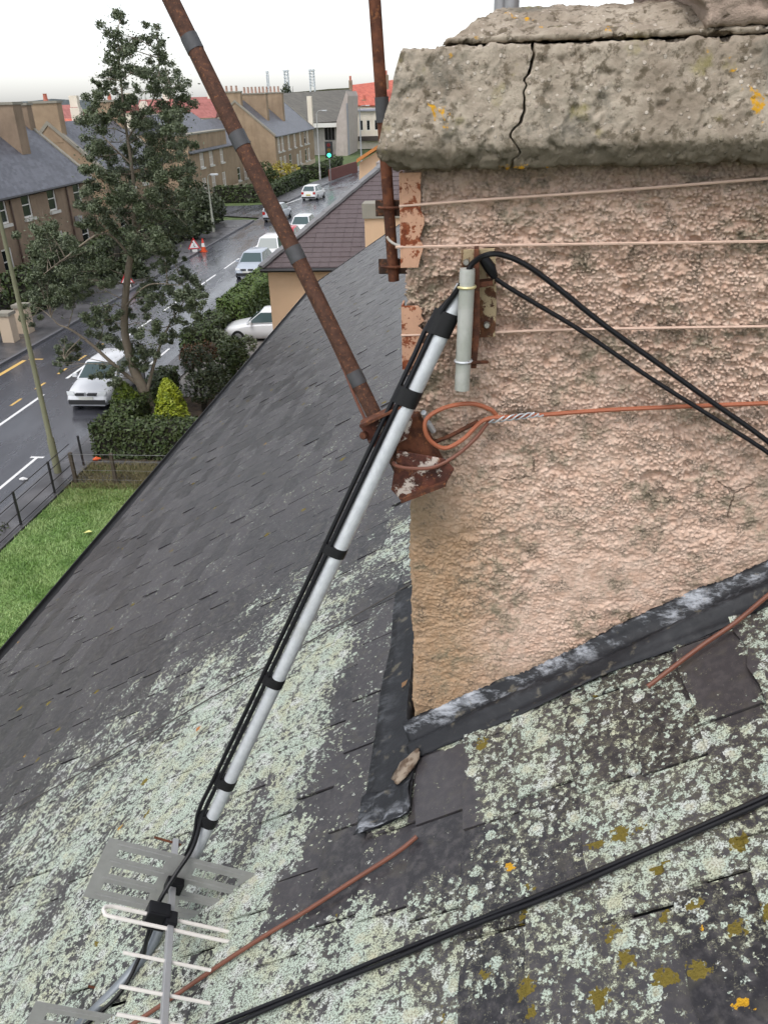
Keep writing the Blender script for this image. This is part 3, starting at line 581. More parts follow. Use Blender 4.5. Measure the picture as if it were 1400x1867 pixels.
# --- the two aerials
def aerial(label, cx_, cy_, dep, mirror=1):
    t = thing('tv_aerial', label, 'aerial', gd(cx_, cy_, dep), 'aerials on the fallen mast')
    C0 = gd(cx_, cy_, dep); ea = RW @ _n(np.array([.393, .162, .135])); eb = RW @ np.array([-.083, .17, .037]); eb = _n(eb - ea * eb.dot(ea)); en = np.cross(ea, eb)
    en = en if (RW.T @ en)[1] > 0 else -en
    hw, hh_ = .228, .108
    rows = [(.030, .062), (.090, .122), (.150, .182)]; cols = [(.040, .185), (.275, .420)]
    holes = []
    for r0, r1 in rows:
        for c0, c1 in cols:
            m = (c1 - c0) / 4
            for q in range(4): holes.append((c0 + q * m + .002, c0 + (q + 1) * m - .002, r0 + .002, r1 - .002))
    pl = holed(MB(), C0 - ea * hw - eb * hh_, ea, eb, en, 2 * hw, 2 * hh_, holes, .0015).build('reflector', MALU, t)
    for c0, c1 in cols:
        for r in (.014, .076, .136, .198): MB().tube([C0 + ea * (c0 - .01 - hw) + eb * (r - hh_), C0 + ea * (c1 + .01 - hw) + eb * (r - hh_)], .0028, 6).build('rib', MALU, pl, True)
    bo = C0 + en * .0 + RW @ np.array([.012, -.008, -.022])
    MB().obox(bo + en * .21, en * .41, ea * .0092, _n(np.cross(ea, en)) * .0092).build('boom', MBOOM, t, False, .002)
    k = MB(); dc = bo + en * .15; lo = .185
    k.tube(curve([dc + ea * (lo * c) + en * (.0185 * s) for c, s in ((-.9, -1), (0, -1), (.9, -1), (1, -.6), (1.03, 0), (1, .6), (.9, 1), (0, 1), (-.9, 1), (-1, .6), (-1.03, 0), (-1, -.6), (-.9, -1))], 4), .0055, 8, False); k.build('folded_dipole', MROD, t, True)
    for s, l in ((.28, .122), (.385, .120), (.465, .118), (.56, .116)):
        MB().tube([bo + en * s - ea * l, bo + en * s + ea * l], .0048, 8).build('director_rod', MROD, t, True)
    MB().obox(bo + en * .14, en * .024, ea * .017, _n(np.cross(ea, en)) * .017).build('dipole_box', MBLACK, t, False, .003)
    MB().obox(bo + en * .16 - ea * .05 + RW @ np.array([0, 0, .04]), en * .024, ea * .032, _n(np.cross(ea, en)) * .03).build('mast_clamp', MBLACK, t, False, .004)
    MB().obox(bo + en * .0 + ea * .005, en * .016, ea * .026, _n(np.cross(ea, en)) * .02).build('reflector_clamp', MBLACK, t, False, .003)
    MB().tube([bo - en * .19 - ea * .07, bo - en * .185 + ea * .02], .004, 6).build('clamp_bolt', MRUST, t, True)
aerial('upper aerial with perforated grey reflector and white rods at the mast foot', 311, 1613, 2.46)
aerial('lower aerial cut off by the bottom left edge of the picture', 185, 1902, 2.40)

# --- cables lying on the roof
def onr(pts, h): return [gr(x, y, h) for x, y in pts]
bk = ((250, 1930), (400, 1867), (560, 1803), (700, 1745), (860, 1681), (1000, 1625), (1200, 1540), (1400, 1450), (1520, 1392))
t = thing('roof_cable', 'pair of thick black cables lying side by side across the lichened slates', 'cable', gr(700, 1745, .03))
MB().tube(curve(onr(bk, .030), 6), .0056, 8).build('strand', MBLACK, t, True)
MB().tube(curve(onr([(x + 2, y + 8 + 2 * math.sin(x * .02)) for x, y in bk], .028), 6), .0054, 8).build('strand', MBLACK, t, True)
cable('brown_cable', 'brown cable lying on slates below the lead apron', onr(((235, 1872), (320, 1815), (400, 1760), (480, 1708), (560, 1660), (640, 1608), (700, 1570), (735, 1546), (760, 1525)), .028), .0062, MBROWN)
cable('brown_cable', 'brown cable rising over the lead flashing at the right edge', onr(((1180, 1252), (1275, 1180), (1340, 1135), (1400, 1085), (1470, 1030)), .045), .0062, MBROWN)
cable('roof_wire', 'thin dark wire running down the slates from the chimney', onr(((-140, 1562), (0, 1490), (200, 1380), (380, 1275), (560, 1172), (760, 1058)), .024), .0032, simple('dark_wire', (.06, .055, .05), .6), 'wire')
# --- metal flue behind the cope
t = thing('metal_flue', 'grey metal flue standing on top of the chimney', 'flue', (.05, 2.5, 10.26))
for x in (911, 930):
    q = gy(x, 30, 2.45); MB().tube([q + np.array([0, 0, -.08]), q + np.array([0, 0, .5])], .016 if x < 920 else .022, 12).build('pipe', simple('flue_steel', (.30, .30, .31), .4, .5), t, True)
# --- leaf litter
for i, (x, y, c, lab) in enumerate(((738, 1246, (.20, .11, .05), 'curled brown leaf stuck on the lead apron'), (363, 1328, (.32, .12, .03), 'small orange leaf on the lichen beside the fallen mast'))):
    p = gr(x, y, .031); k = MB(); a = UPS * .6 + np.array([0, .8, 0]); a = _n(a); bb = np.cross(NRM, a)
    k.add([p - a * .020, p - a * .004 + bb * .009 + NRM * .006, p + a * .016 + bb * .004, p + a * .022, p + a * .012 - bb * .007 + NRM * .004, p - a * .006 - bb * .009], [(0, 1, 5), (1, 2, 4, 5), (2, 3, 4)])
    tag(k.build('leaf', simple('dead_leaf', c, .7, sc=80)), lab, 'leaf')
# ================================================================== street: ground, road, pavements, markings
def ground_mat(name, a, b_, sc=3., rough=.9, bump=.02): N = NM(name); return N.out(N.mix(N.ss(N.noise(sc, 6, .65), .35, .65), a, b_), rough, 0., N.bump(N.noise(sc * 12, 3), bump))
N = NM('wet_asphalt'); n1 = N.noise(.35, 5, .6, v=N.scale(N.pos(), (1, .25, 1))); c = N.mix(n1, (.038, .039, .048), (.070, .071, .084)); c = N.mix(N.ma('MULTIPLY', N.ss(N.noise(60, 3), .55, .7), .35), c, (.12, .12, .12))
MROAD = N.out(c, N.ss(N.noise(.55, 5, .65, v=N.scale(N.pos(), (1.3, .3, 1))), .35, .7, .13, .38), 0., N.bump(N.noise(90, 3), .003, .4), .8)
N = NM('wet_paving'); MPAVE = N.out(N.mix(N.ss(N.noise(.8, 5), .3, .7), (.050, .049, .053), (.10, .095, .10)), N.ss(N.noise(.9, 4), .3, .7, .25, .5), 0., N.bump(N.noise(70, 3), .004, .5), .55)
MKERB = simple('kerb_concrete', (.11, .11, .12), .5, sc=3.)
MSOIL = ground_mat('soil_and_litter', (.035, .025, .017), (.085, .06, .04), 2.5)
MTURF = ground_mat('rough_grass_ground', (.045, .075, .018), (.10, .135, .045), 1.2)
MWHITE = simple('road_paint_white', (.72, .72, .72), .5, var=.1, sc=9.); MYEL = simple('road_paint_yellow', (.62, .40, .12), .5, var=.12, sc=9.)
def struct(o): o['kind'] = 'structure'; return o
def ribbon(name, cl, a, b_, z, mat, th=0.):
    cl = [np.array(p, float) for p in cl]; L = []; R_ = []
    for i, p in enumerate(cl):
        t = _n(cl[min(i + 1, len(cl) - 1)] - cl[max(i - 1, 0)]); nn = np.array([t[1], -t[0]]); L.append(p + nn * a); R_.append(p + nn * b_)
    k = MB(); n = len(cl)
    if th: k.add([(*p, z) for p in L] + [(*p, z) for p in R_] + [(*p, z - th) for p in L] + [(*p, z - th) for p in R_], [(i, n + i, n + i + 1, i + 1) for i in range(n - 1)] + [(i, i + 1, 2 * n + i + 1, 2 * n + i) for i in range(n - 1)] + [(n + i, 3 * n + i, 3 * n + i + 1, n + i + 1) for i in range(n - 1)] + [(0, 2 * n, 3 * n, n), (n - 1, 2 * n - 1, 4 * n - 1, 3 * n - 1)])
    else: k.add([(*p, z) for p in L] + [(*p, z) for p in R_], [(i, n + i, n + i + 1, i + 1) for i in range(n - 1)])
    return struct(k.build(name, mat))
k = MB(); k.add([(-1500, -200, -.12), (1500, -200, -.12), (1500, 3500, -.12), (-1500, 3500, -.12)], [(0, 1, 2, 3)]); struct(k.build('ground', MTURF))
CL = [(-16.5, y) for y in (-60, 0, 40, 85)] + [(-16.2, 97), (-15.4, 110), (-14.2, 125), (-11.5, 148), (-6, 180), (4, 225), (22, 290)]
ribbon('road', CL, -3.72, 3.72, 0, MROAD)
k = MB(); k.add([(-20.15, 80.0, -.004), (-20.15, 91.6, -.004), (-24, 90.3, -.004), (-75, 84, -.004), (-75, 77, -.004), (-24, 81.8, -.004)], [(5, 4, 3, 2), (0, 5, 2, 1)]); struct(k.build('side_road', MROAD))
CLa = [(-16.5, y) for y in (-60, 0, 40, 78)]; CLb = [(-16.35, 92.5), (-16.2, 97), (-15.4, 110), (-14.2, 125), (-11.5, 148), (-6, 180), (4, 225)]
ribbon('kerb', CLa, -3.9, -3.72, .11, MKERB, .12); ribbon('pavement', CLa, -6.6, -3.9, .105, MPAVE, .2)
ribbon('kerb', CLb, -3.9, -3.72, .11, MKERB, .12); ribbon('pavement', CLb, -6.2, -3.9, .105, MPAVE, .2)
CLn = [(-16.5, y) for y in (-60, 0, 40, 85)] + [(-16.2, 97), (-15.4, 110), (-14.2, 125), (-11.5, 148)]
ribbon('kerb', CLn, 3.72, 3.92, .11, MKERB, .12); ribbon('pavement', CLn, 3.92, 4.85, .105, MPAVE, .2)
k = MB(); k.add([(-11.62, -30, .06), (-3.6, -30, .06), (-3.6, 20.75, .06), (-11.62, 20.75, .06)], [(0, 1, 2, 3)]); struct(k.build('lawn', ground_mat('lawn_turf', (.07, .14, .03), (.16, .26, .08), 1.6, .9, .03)))
for nm, y0, y1, z, m in (('path', 20.75, 21.45, .05, MPAVE), ('verge', 21.45, 22.05, .055, MTURF), ('path', 22.05, 22.4, .06, MPAVE), ('soil_bed', 22.4, 28.5, .03, MSOIL)):
    k = MB(); k.add([(-11.62, y0, z), (-3.5, y0, z), (-3.5, y1, z), (-11.62, y1, z)], [(0, 1, 2, 3)]); struct(k.build(nm, m))
k = MB(); k.add([(-12.6, 28.5, .05), (6, 28.5, .05), (6, 60, .05), (-11.6, 60, .05)], [(0, 1, 2, 3)]); struct(k.build('driveway', simple('drive_concrete', (.16, .15, .14), .6, sc=1.)))
k = MB(); k.add([(-38, -20, .02), (-23.2, -20, .02), (-23.2, 78, .02), (-38, 78, .02)], [(0, 1, 2, 3)]); struct(k.build('front_garden', MSOIL))
def mark(x0, x1, y0, y1, mat, nm): k = MB(); k.add([(x0, y0, .005), (x1, y0, .005), (x1, y1, .005), (x0, y1, .005)], [(0, 1, 2, 3)]); struct(k.build(nm, mat))
for i in range(-4, 9): mark(-16.56, -16.43, 24.85 + 5.92 * i, 28.75 + 5.92 * i, MWHITE, 'centre_line')
for i in range(-6, 5): mark(-17.2, -17.09, 27.45 + 1.95 * i, 28.25 + 1.95 * i, MYEL, 'bay_line')
mark(-19.73, -19.53, 10, 33.3, MYEL, 'kerb_line'); mark(-19.52, -18.85, 33.42, 33.54, MYEL, 'bay_line')
mark(-13.76, -13.65, 8, 22.62, MWHITE, 'parking_line'); mark(-13.93, -13.48, 22.62, 22.74, MWHITE, 'parking_line'); mark(-13.72, -13.61, 31.3, 35.2, MWHITE, 'parking_line')
k = MB(); k.add([(-20.1, 91.2, .005), (-19.95, 91.2, .005), (-19.1, 97, .005), (-19.25, 97, .005)], [(0, 1, 2, 3)]); struct(k.build('edge_line', MWHITE))
# grass blades
def blades(n, x0, x1, y0, y1, z, h0, h1, wd):
    x = rng.uniform(x0, x1, n); y = rng.uniform(y0, y1, n); a = rng.uniform(0, 6.28, n); h = rng.uniform(h0, h1, n) * (.5 + vn(np.stack([x * 1.4, y * 1.4, x * 0], 1), 7)); le = rng.normal(0, .6, (n, 2)) * h[:, None]
    ca, sa = np.cos(a) * wd, np.sin(a) * wd; V = np.empty((n, 3, 3)); V[:, 0] = np.stack([x - ca, y - sa, 0 * x + z], 1); V[:, 1] = np.stack([x + ca, y + sa, 0 * x + z], 1); V[:, 2] = np.stack([x + le[:, 0], y + le[:, 1], z + h], 1)
    return V.reshape(-1, 3), np.arange(3 * n).reshape(-1, 3)
N = NM('grass_blades'); c = N.mix(N.ss(N.noise(1.1, 4, .6), .35, .65), (.17, .30, .075), (.32, .44, .17)); c = N.mix(N.ma('MULTIPLY', N.ss(N.noise(7, 3), .5, .7), .5), c, (.15, .21, .10)); x, y, z = N.xyz(); c = N.mix(N.ma('MULTIPLY', N.ss(y, 17.5, 20.5), .55), c, (.16, .16, .045)); MGRASS = N.out(c, .55)
V, Q = blades(80000, -11.6, -5.6, 10.5, 20.7, .06, .025, .085, .012); tag(fast('grass', V, Q, MGRASS), 'green lawn grass below the eave', 'grass', kind='stuff')
V, Q = blades(9000, -11.6, -5.6, 20.3, 22.1, .06, .06, .24, .009); tag(fast('grass', V, Q, simple('dry_grass', (.14, .12, .055), .7, sc=3.)), 'straggly brown grass along the wire fence', 'grass', kind='stuff')
o = MB().add([gz(160, 971, .16) + np.array(d) for d in ((-.10, -.02, 0), (.0, .09, .03), (.12, .03, .02), (.02, -.07, .04))], [(0, 3, 2, 1)]).build('leaf', simple('yellow_leaf', (.62, .60, .22), .6)); o.modifiers.new('t', 'SOLIDIFY').thickness = .004; tag(o, 'pale yellow leaf lying alone on the lawn', 'leaf')
p = gz(176, 840, .1); k = MB(); k.tube([p + (-.1, 0, .03), p + (0, .05, .05), p + (.12, .1, .04)], [.03, .07, .02], 8); tag(k.build('plastic_bag', simple('orange_plastic', (.75, .13, .04), .4), None, True), 'small orange plastic litter at the hedge foot', 'litter')
p = gz(44, 875, .01); k = MB(); k.tube([p + (-.12, 0, .02), p + (0, 0, .04), p + (.12, .02, .02)], [.03, .06, .02], 8); tag(k.build('paper_litter', MWHITE, None, True), 'scrap of white paper on the road by the railing', 'litter')

# ================================================================== buildings
MGLASS = NM('window_glass').out((.015, .018, .02), .08, 0., None, .6)
MFRAME = simple('white_window_paint', (.74, .72, .69), .5, var=.06, sc=4.)
MSILL = simple('pale_sill', (.62, .60, .56), .6, sc=4.)
def far_wall(name, a, b_): N = NM(name); x, y, z = N.xyz(); c = N.mix(N.ss(N.noise(.7, 6, .65), .3, .7), a, b_); c = N.mix(N.ma('MULTIPLY', N.ss(N.noise(1.3, 4, v=N.scale(N.pos(), (1, 1, .15))), .5, .7), .3), c, tuple(.6 * q for q in a)); return N.out(c, .9, 0., N.bump(N.noise(25, 3), .02, .6))
def tile_roof(name, a, b_, step=.16, ax=0):
    N = NM(name); x, y, z = N.xyz(); cs = N.ma('FRACT', N.ma('MULTIPLY', z, 1 / step)); row = N.ma('FLOOR', N.ma('MULTIPLY', z, 1 / step)); w_ = N.new('ShaderNodeTexWhiteNoise', noise_dimensions='2D'); cv = N.new('ShaderNodeCombineXYZ'); N.set(cv.inputs[0], row); N.set(cv.inputs[1], N.ma('FLOOR', N.ma('MULTIPLY', N.ma('ADD', x, y), 3.2))); N.set(w_.inputs['Vector'], cv.outputs[0])
    c = N.mix(w_.outputs[0], a, b_); c = N.mix(N.ma('MULTIPLY', N.ss(N.noise(1.2, 5), .5, .7), .4), c, tuple(.6 * q for q in a)); return N.out(c, .42, 0., N.bump(cs, .03, .8), .5)
MBROWN_W = far_wall('brown_harled_wall', (.215, .155, .108), (.30, .22, .155)); MTAN = far_wall('tan_harled_wall', (.275, .195, .128), (.37, .27, .18))
MSLATE_F = tile_roof('far_blue_slate', (.075, .078, .095), (.12, .125, .15)); MREDT = tile_roof('red_clay_tiles', (.40, .09, .06), (.52, .14, .09), .3); MDKRED = tile_roof('dull_red_tiles', (.24, .07, .06), (.33, .11, .095), .3)
MCOPE = simple('stone_coping', (.26, .24, .20), .85, sc=2., var=.25); MPLINTH = simple('cream_base_course', (.55, .44, .33), .85, sc=1.)
MPOT = simple('red_clay_pot', (.50, .16, .11), .7, sc=6.); MBLIND = simple('drawn_blind', (.50, .43, .38), .35, var=.15, sc=.8); PANE = [MGLASS]; MDARKIN = simple('dark_room', (.02, .02, .02), .9)
def window(parent, o, ax, az, w_, h, style=0, sill=True):
    """o: bottom-left corner on the wall face, ax along the wall, az out of the wall"""
    o, ax, az = [np.asarray(t, float) for t in (o, ax, az)]; up = np.array([0, 0, 1.]); f = .11
    holes = [(f, w_ - f, f, h * .5 - .03), (f, w_ - f, h * .5 + .03, h - f)] if style == 0 else [(f, w_ - f, f, h - f)]
    fr = holed(MB(), o - az * .06, ax, up, az, w_, h, holes, .08).build('window', MFRAME, parent)
    MB().obox(o + ax * w_ / 2 + up * h / 2 - az * .11, ax * (w_ / 2 - .02), up * (h / 2 - .02), az * .01).build('pane', random.choice(PANE), fr)
    if sill: MB().obox(o + ax * w_ / 2 - up * .09 + az * .03, ax * (w_ / 2 + .08), up * .085, az * .12).build('sill', MSILL, fr)
    return fr
def stack_(parent, x0, x1, y0, y1, z0, z1, mat, pots, potmat=MPOT):
    k = MB(); k.box((x0, y0, z0), (x1, y1, z1)); ch = k.build('chimney', mat, parent)
    k = MB(); k.box((x0 - .08, y0 - .08, z1), (x1 + .08, y1 + .08, z1 + .16)); k.build('coping', MCOPE, ch)
    for (px, py, h) in pots: k = MB(); k.tube([(px, py, z1 + .15), (px, py, z1 + .15 + h * .9), (px, py, z1 + .15 + h)], [.17, .14, .16], 10); k.build('chimney_pot', potmat, ch, True)
def gabled(name, label, xf, y0, y1, depth, ze, zr, wall, roofm, wins=(), gwins=(), skew=True, plinth=.55, cat='house', group=None):
    """street front faces +X at xf, ridge along Y"""
    t = thing(name, label, cat, (xf - depth / 2, (y0 + y1) / 2, 0), group); xb = xf - depth; xm = xf - depth / 2
    holed(k := MB(), (xf, y0, -.1), (0, 1, 0), (0, 0, 1), (1, 0, 0), y1 - y0, ze + .1, [(a - y0, a - y0 + w_, zb + .1, zb + .1 + h) for a, w_, zb, h in wins], .28); k.build('front_wall', wall, t)
    k = MB(); k.prism([(xf - .003, y0 - .01, -.1), (xf - .003, y0 - .01, ze), (xm, y0 - .01, zr - .12), (xb, y0 - .01, ze), (xb, y0 - .01, -.1)], (0, .3, 0)); gw = k.build('gable_wall', wall, t)
    k = MB(); k.prism([(xf - .003, y1 - .29, -.1), (xf - .003, y1 - .29, ze), (xm, y1 - .29, zr - .12), (xb, y1 - .29, ze), (xb, y1 - .29, -.1)], (0, .3, 0)); k.build('gable_wall', wall, t)
    k = MB(); k.box((xb, y0 + .3, -.1), (xb + .28, y1 - .3, ze)); k.build('back_wall', wall, t)
    k = MB(); k.box((xf - 1.2, y0 + .3, -.1), (xf - 1.0, y1 - .3, ze - .1)); k.build('room_wall', MDARKIN, t)
    k = MB(); ov = .28; dz = (zr - ze) / (depth / 2) * ov
    k.prism([(xf + ov, y0 - .02, ze - dz), (xm, y0 - .02, zr), (xb - ov, y0 - .02, ze - dz), (xb - ov, y0 - .02, ze - dz - .12), (xm, y0 - .02, zr - .16), (xf + ov, y0 - .02, ze - dz - .12)], (0, y1 - y0 + .04, 0)); rf = k.build('roof', roofm, t)
    k = MB(); k.tube([(xf + ov + .05, y0, ze - dz - .08), (xf + ov + .05, y1, ze - dz - .08)], .075, 6); k.build('gutter', MGUT, rf)
    if skew:
        for yy in (y0 - .1, y1 - .25):
            k = MB(); k.prism([(xf + .15, yy, ze - .02), (xm, yy, zr + .12), (xb - .15, yy, ze - .02), (xb - .15, yy, ze - .3), (xm, yy, zr - .2), (xf + .15, yy, ze - .3)], (0, .35, 0)); k.build('coping', MCOPE, rf)
    if plinth: k = MB(); k.box((xf, y0 - .02, -.1), (xf + .05, y1 + .02, plinth)); k.build('base_course', MPLINTH, t)
    for a, w_, zb, h in wins: window(t, (xf, a, zb), (0, 1, 0), (1, 0, 0), w_, h)
    return t, rf
# --- first house over the road
XF = -27.5
t, rf = gabled('terrace_house', 'brown rendered house with broad chimney and slate roof left of the big tree', XF, 36.5, 60.6, 8.0, 5.55, 9.05, MBROWN_W, MSLATE_F,
    [(a, 1.15, 3.85, 1.5) for a in (40.5, 44.2, 47.4, 50.35, 53.75, 57.55)] + [(a, 1.15, 1.05, 1.5) for a in (43.5, 46.9, 53.75, 57.75)])
stack_(t, -33.6, -29.4, 55.3, 56.45, 6.6, 10.15, MBROWN_W, ((-31.2, 55.9, .75), (-32.4, 55.9, .75)))
stack_(t, -32.8, -30.9, 60.0, 60.75, 8.0, 10.1, MBROWN_W, ())
stack_(t, -33.3, -29.8, 42.3, 43.4, 6.6, 10.15, MBROWN_W, ((-31.2, 42.9, .7),))
for yy in (48.9, 56.4): k = MB(); k.tube([(XF + .1, yy, .3), (XF + .1, yy, 5.3)], .06, 6); k.build('downpipe', simple('brown_pipe', (.10, .06, .045), .5), t)
k = MB(); k.box((XF + .05, 56.9, 2.55), (XF + .35, 57.45, 3.15)); k.build('vent_box', simple('grey_box', (.35, .35, .36), .5), t)
for i, (px, py) in enumerate(((22, 622), (50, 606))):
    q = gz(px, py, .1); t = thing('gate_pillar', ('nearer', 'farther')[i] + ' cream stone gate pillar behind the olive lamp post', 'pillar', q, 'gate pillars'); k = MB(); k.box((q[0] - .28, q[1] - .28, 0), (q[0] + .28, q[1] + .28, 1.35)); k.build('shaft', MPLINTH, t); k = MB(); k.box((q[0] - .34, q[1] - .34, 1.35), (q[0] + .34, q[1] + .34, 1.5)); k.build('cap', MCOPE, t)
# --- second row behind the tree
t, rf = gabled('terrace_house', 'brown house with slate roof half hidden behind the tall tree', -28.5, 65.5, 78.5, 7.6, 5.5, 8.9, MTAN, MSLATE_F, [(a, 1.1, 3.8, 1.5) for a in (67, 70, 73, 76)] + [(a, 1.1, 1.0, 1.5) for a in (67, 70, 73, 76)])
stack_(t, -33.4, -31.3, 65.46, 66.3, 7.5, 10.2, MTAN, ((-32.3, 65.9, .5),)); stack_(t, -33.4, -31.3, 77.6, 78.46, 7.5, 10.2, MTAN, ((-32.3, 78, .5),))
PANE[:] = [MGLASS, MBLIND]
# --- corner house with raised wallhead
t, rf = gabled('corner_house', 'tan corner house with raised wallhead and white windows behind the clipped hedge', -30.2, 91.5, 117, 7.8, 5.35, 8.0, MTAN, MSLATE_F,
    [(a, 1.5, 3.45, 1.65) for a in (95.2, 98.8, 103.2, 113.2)] + [(a, 1.5, .75, 1.6) for a in (95.2, 98.8, 103.2, 110.2, 113.4)], skew=False)
k = MB(); k.box((-32.6, 91.4, 5.0), (-30.17, 106.4, 6.85)); wh = k.build('wallhead', MTAN, t); k = MB(); k.box((-32.7, 91.3, 6.85), (-30.05, 106.5, 7.0)); k.build('coping', MCOPE, wh)
k = MB(); k.prism([(-31.4, 91.4, 7.0), (-34.1, 91.4, 8.9), (-36.8, 91.4, 7.0)], (0, 15, 0)); k.build('upper_roof', MSLATE_F, t)
PANE[:] = [MBLIND, MBLIND, MGLASS]
# --- far house with gable and twin stacks
t, rf = gabled('far_house', 'tan gabled house with twin chimney stacks beyond the traffic light', -28, 123.5, 154, 10.5, 5.6, 10.0, MTAN, MSLATE_F,
    [(a, 1.75, 3.25, 1.9) for a in (125.0, 127.6, 132, 136.6, 141.2, 145.2, 147.6)] + [(a, 1.75, .65, 1.9) for a in (125.6, 128.4, 132.4, 140.4, 145.2, 147.8)])
MPALE = simple('pale_pot', (.46, .30, .24), .8, sc=3.)
stack_(t, -33.6, -30.0, 128.6, 129.9, 7.2, 10.75, MTAN, [(-33.2 + .55 * i, 129.2, .8) for i in range(6)], MPALE); stack_(t, -32.9, -29.6, 137.6, 138.9, 6.9, 10.85, MTAN, [(-32.6 + .6 * i, 138.2, .8) for i in range(5)], MPALE)
stack_(t, -35.6, -32.4, 123.6, 124.6, 7.6, 11.0, MTAN, [(-35.1 + .7 * i, 124.1, .7) for i in range(4)], MPALE)
k = MB(); k.box((-28.0, 138.0, 0), (-27.93, 139.2, 2.2)); k.build('door', simple('white_door', (.6, .58, .55), .5), t)
PANE[:] = [MGLASS]
# --- hall with big dull roof, its pale gable, and the white block
MGREYW = far_wall('grey_cement_wall', (.26, .245, .235), (.34, .32, .30)); MPALEW = far_wall('pale_cement_wall', (.42, .36, .33), (.50, .44, .41)); MCREAM = far_wall('cream_painted_wall', (.72, .64, .54), (.80, .73, .63)); MFELT = tile_roof('mossy_hall_roof', (.085, .078, .066), (.13, .12, .10), .4)
Yh = 172.
t = thing('hall', 'grey hall with mossy sloping roof, white fascia and pale gable', 'hall', (gy(610, 300, Yh)[0], Yh, 0))
a, b_ = gy(515, 228, Yh), gy(625, 220, Yh); c0, c1 = gy(515, 170, Yh + 14), gy(640, 163, Yh + 14)
k = MB(); k.add([a, b_, c1, c0], [(0, 1, 2, 3)]); rf = k.build('roof', MFELT, t); rf.modifiers.new('t', 'SOLIDIFY').thickness = .3
k = MB(); k.box((a[0], Yh - .4, a[2] - .6), (b_[0], Yh - .1, a[2] + .15)); k.build('fascia', MFRAME, t)
g0 = gy(595, 300, Yh + .8)[0]; g1 = gy(613, 300, Yh + .8)[0]
holed(k := MB(), (a[0], Yh + .8, 0), (1, 0, 0), (0, 0, 1), (0, -1, 0), b_[0] - a[0], a[2], [(g0 - a[0], g1 - a[0], 2.6, 5.0)], .4); k.build('front_wall', MGREYW, t)
wf = holed(MB(), (g0, Yh + .9, 2.6), (1, 0, 0), (0, 0, 1), (0, -1, 0), g1 - g0, 2.4, [(.1 + i * (g1 - g0) / 3, (i + 1) * (g1 - g0) / 3 - .1, .1, 2.3) for i in range(3)], .2).build('window', simple('dark_frame', (.05, .05, .055), .5), t)
k = MB(); k.box((g0, Yh + 1.15, 2.6), (g1, Yh + 1.2, 5.0)); k.build('pane', MGLASS, wf)
k = MB(); k.prism([gy(x, y, Yh - 1.2) for x, y in ((612, 306), (634, 306), (634, 175), (631, 166), (628, 176), (614, 220))], (0, 15, 0)); k.build('gable_wall', MPALEW, t)
k = MB(); q = gy(629, 300, Yh - 1.4); k.tube([(q[0] + .9, Yh - 1.4, 0), (q[0] + .9, Yh - 1.4, 9)], .18, 6); k.build('downpipe', simple('pipe_grey', (.22, .23, .25), .5), t)
k = MB(); k.box(gy(562, 222, Yh - 6) * (1, 1, 0) + (0, 0, 5), gy(569, 175, Yh - 5) + (0, 0, 0)); k.build('chimney', MCREAM, t)
Yw = 190.
t = thing('white_block', 'cream white painted block below the bright red roof', 'building', gy(665, 300, Yw) * (1, 1, 0))
a, b_, c0 = gy(640, 290, Yw), gy(700, 280, Yw), gy(660, 203, Yw)
holed(k := MB(), (a[0], Yw, 0), (1, 0, 0), (0, 0, 1), (0, -1, 0), b_[0] - a[0] + 8, c0[2], [(2.1, 2.9, 3.6, 5.6), (3.6, 4.4, 3.6, 5.6), (5.3, 6.1, 3.6, 5.6)], .3); k.build('front_wall', MCREAM, t)
for x in (2.1, 3.6, 5.3): window(t, (a[0] + x, Yw, 3.6), (1, 0, 0), (0, -1, 0), .8, 2.0, 1, False)
k = MB(); k.box((a[0] - .3, Yw - .4, c0[2]), (b_[0] + 9, Yw + 12, c0[2] + .35)); k.build('roof', simple('lead_grey_roof', (.33, .34, .40), .4), t)
k = MB(); k.box((a[0], Yw + .3, 0), (b_[0] + 8, Yw + 11, c0[2])); k.build('rear_wall', MCREAM, t)
k = MB(); k.box((gy(645, 280, Yw)[0] + 1.2, Yw - 1.0, 1.6), (b_[0] + 2, Yw - .02, 2.5)); k.build('canopy', simple('dark_canopy', (.06, .045, .04), .6), t)
t = thing('red_roof_house', 'house with bright red clay roof behind the upright mast', 'house', gy(690, 290, 215) * (1, 1, 0))
Yr = 210.; e0, e1 = gy(636, 192, Yr), gy(745, 192, Yr); r0, r1 = gy(640, 155, Yr + 9), gy(745, 142, Yr + 9)
k = MB(); k.add([e0, e1, r1, r0], [(0, 1, 2, 3)]); rf = k.build('roof', MREDT, t); rf.modifiers.new('t', 'SOLIDIFY').thickness = .3
k = MB(); k.box((e0[0] + .4, Yr + .5, 0), (e1[0], Yr + 12, e0[2] - .1)); k.build('wall', MCREAM, t)
for x, y, w_ in ((639, 150, 5), (664, 185, 7), (704, 140, 7)):
    q = gy(x, y, Yr + 2); s = w_ * Yr / F / 2; k = MB(); k.box((q[0] - s, Yr + 1.5, q[2] - 2.6), (q[0] + s, Yr + 2.6, q[2] + .4)); ch = k.build('chimney', MBROWN_W, t)
    k = MB(); k.tube([(q[0], Yr + 2, q[2] + .4), (q[0], Yr + 2, q[2] + 1.3)], .25, 8); k.build('chimney_pot', MPOT, ch)
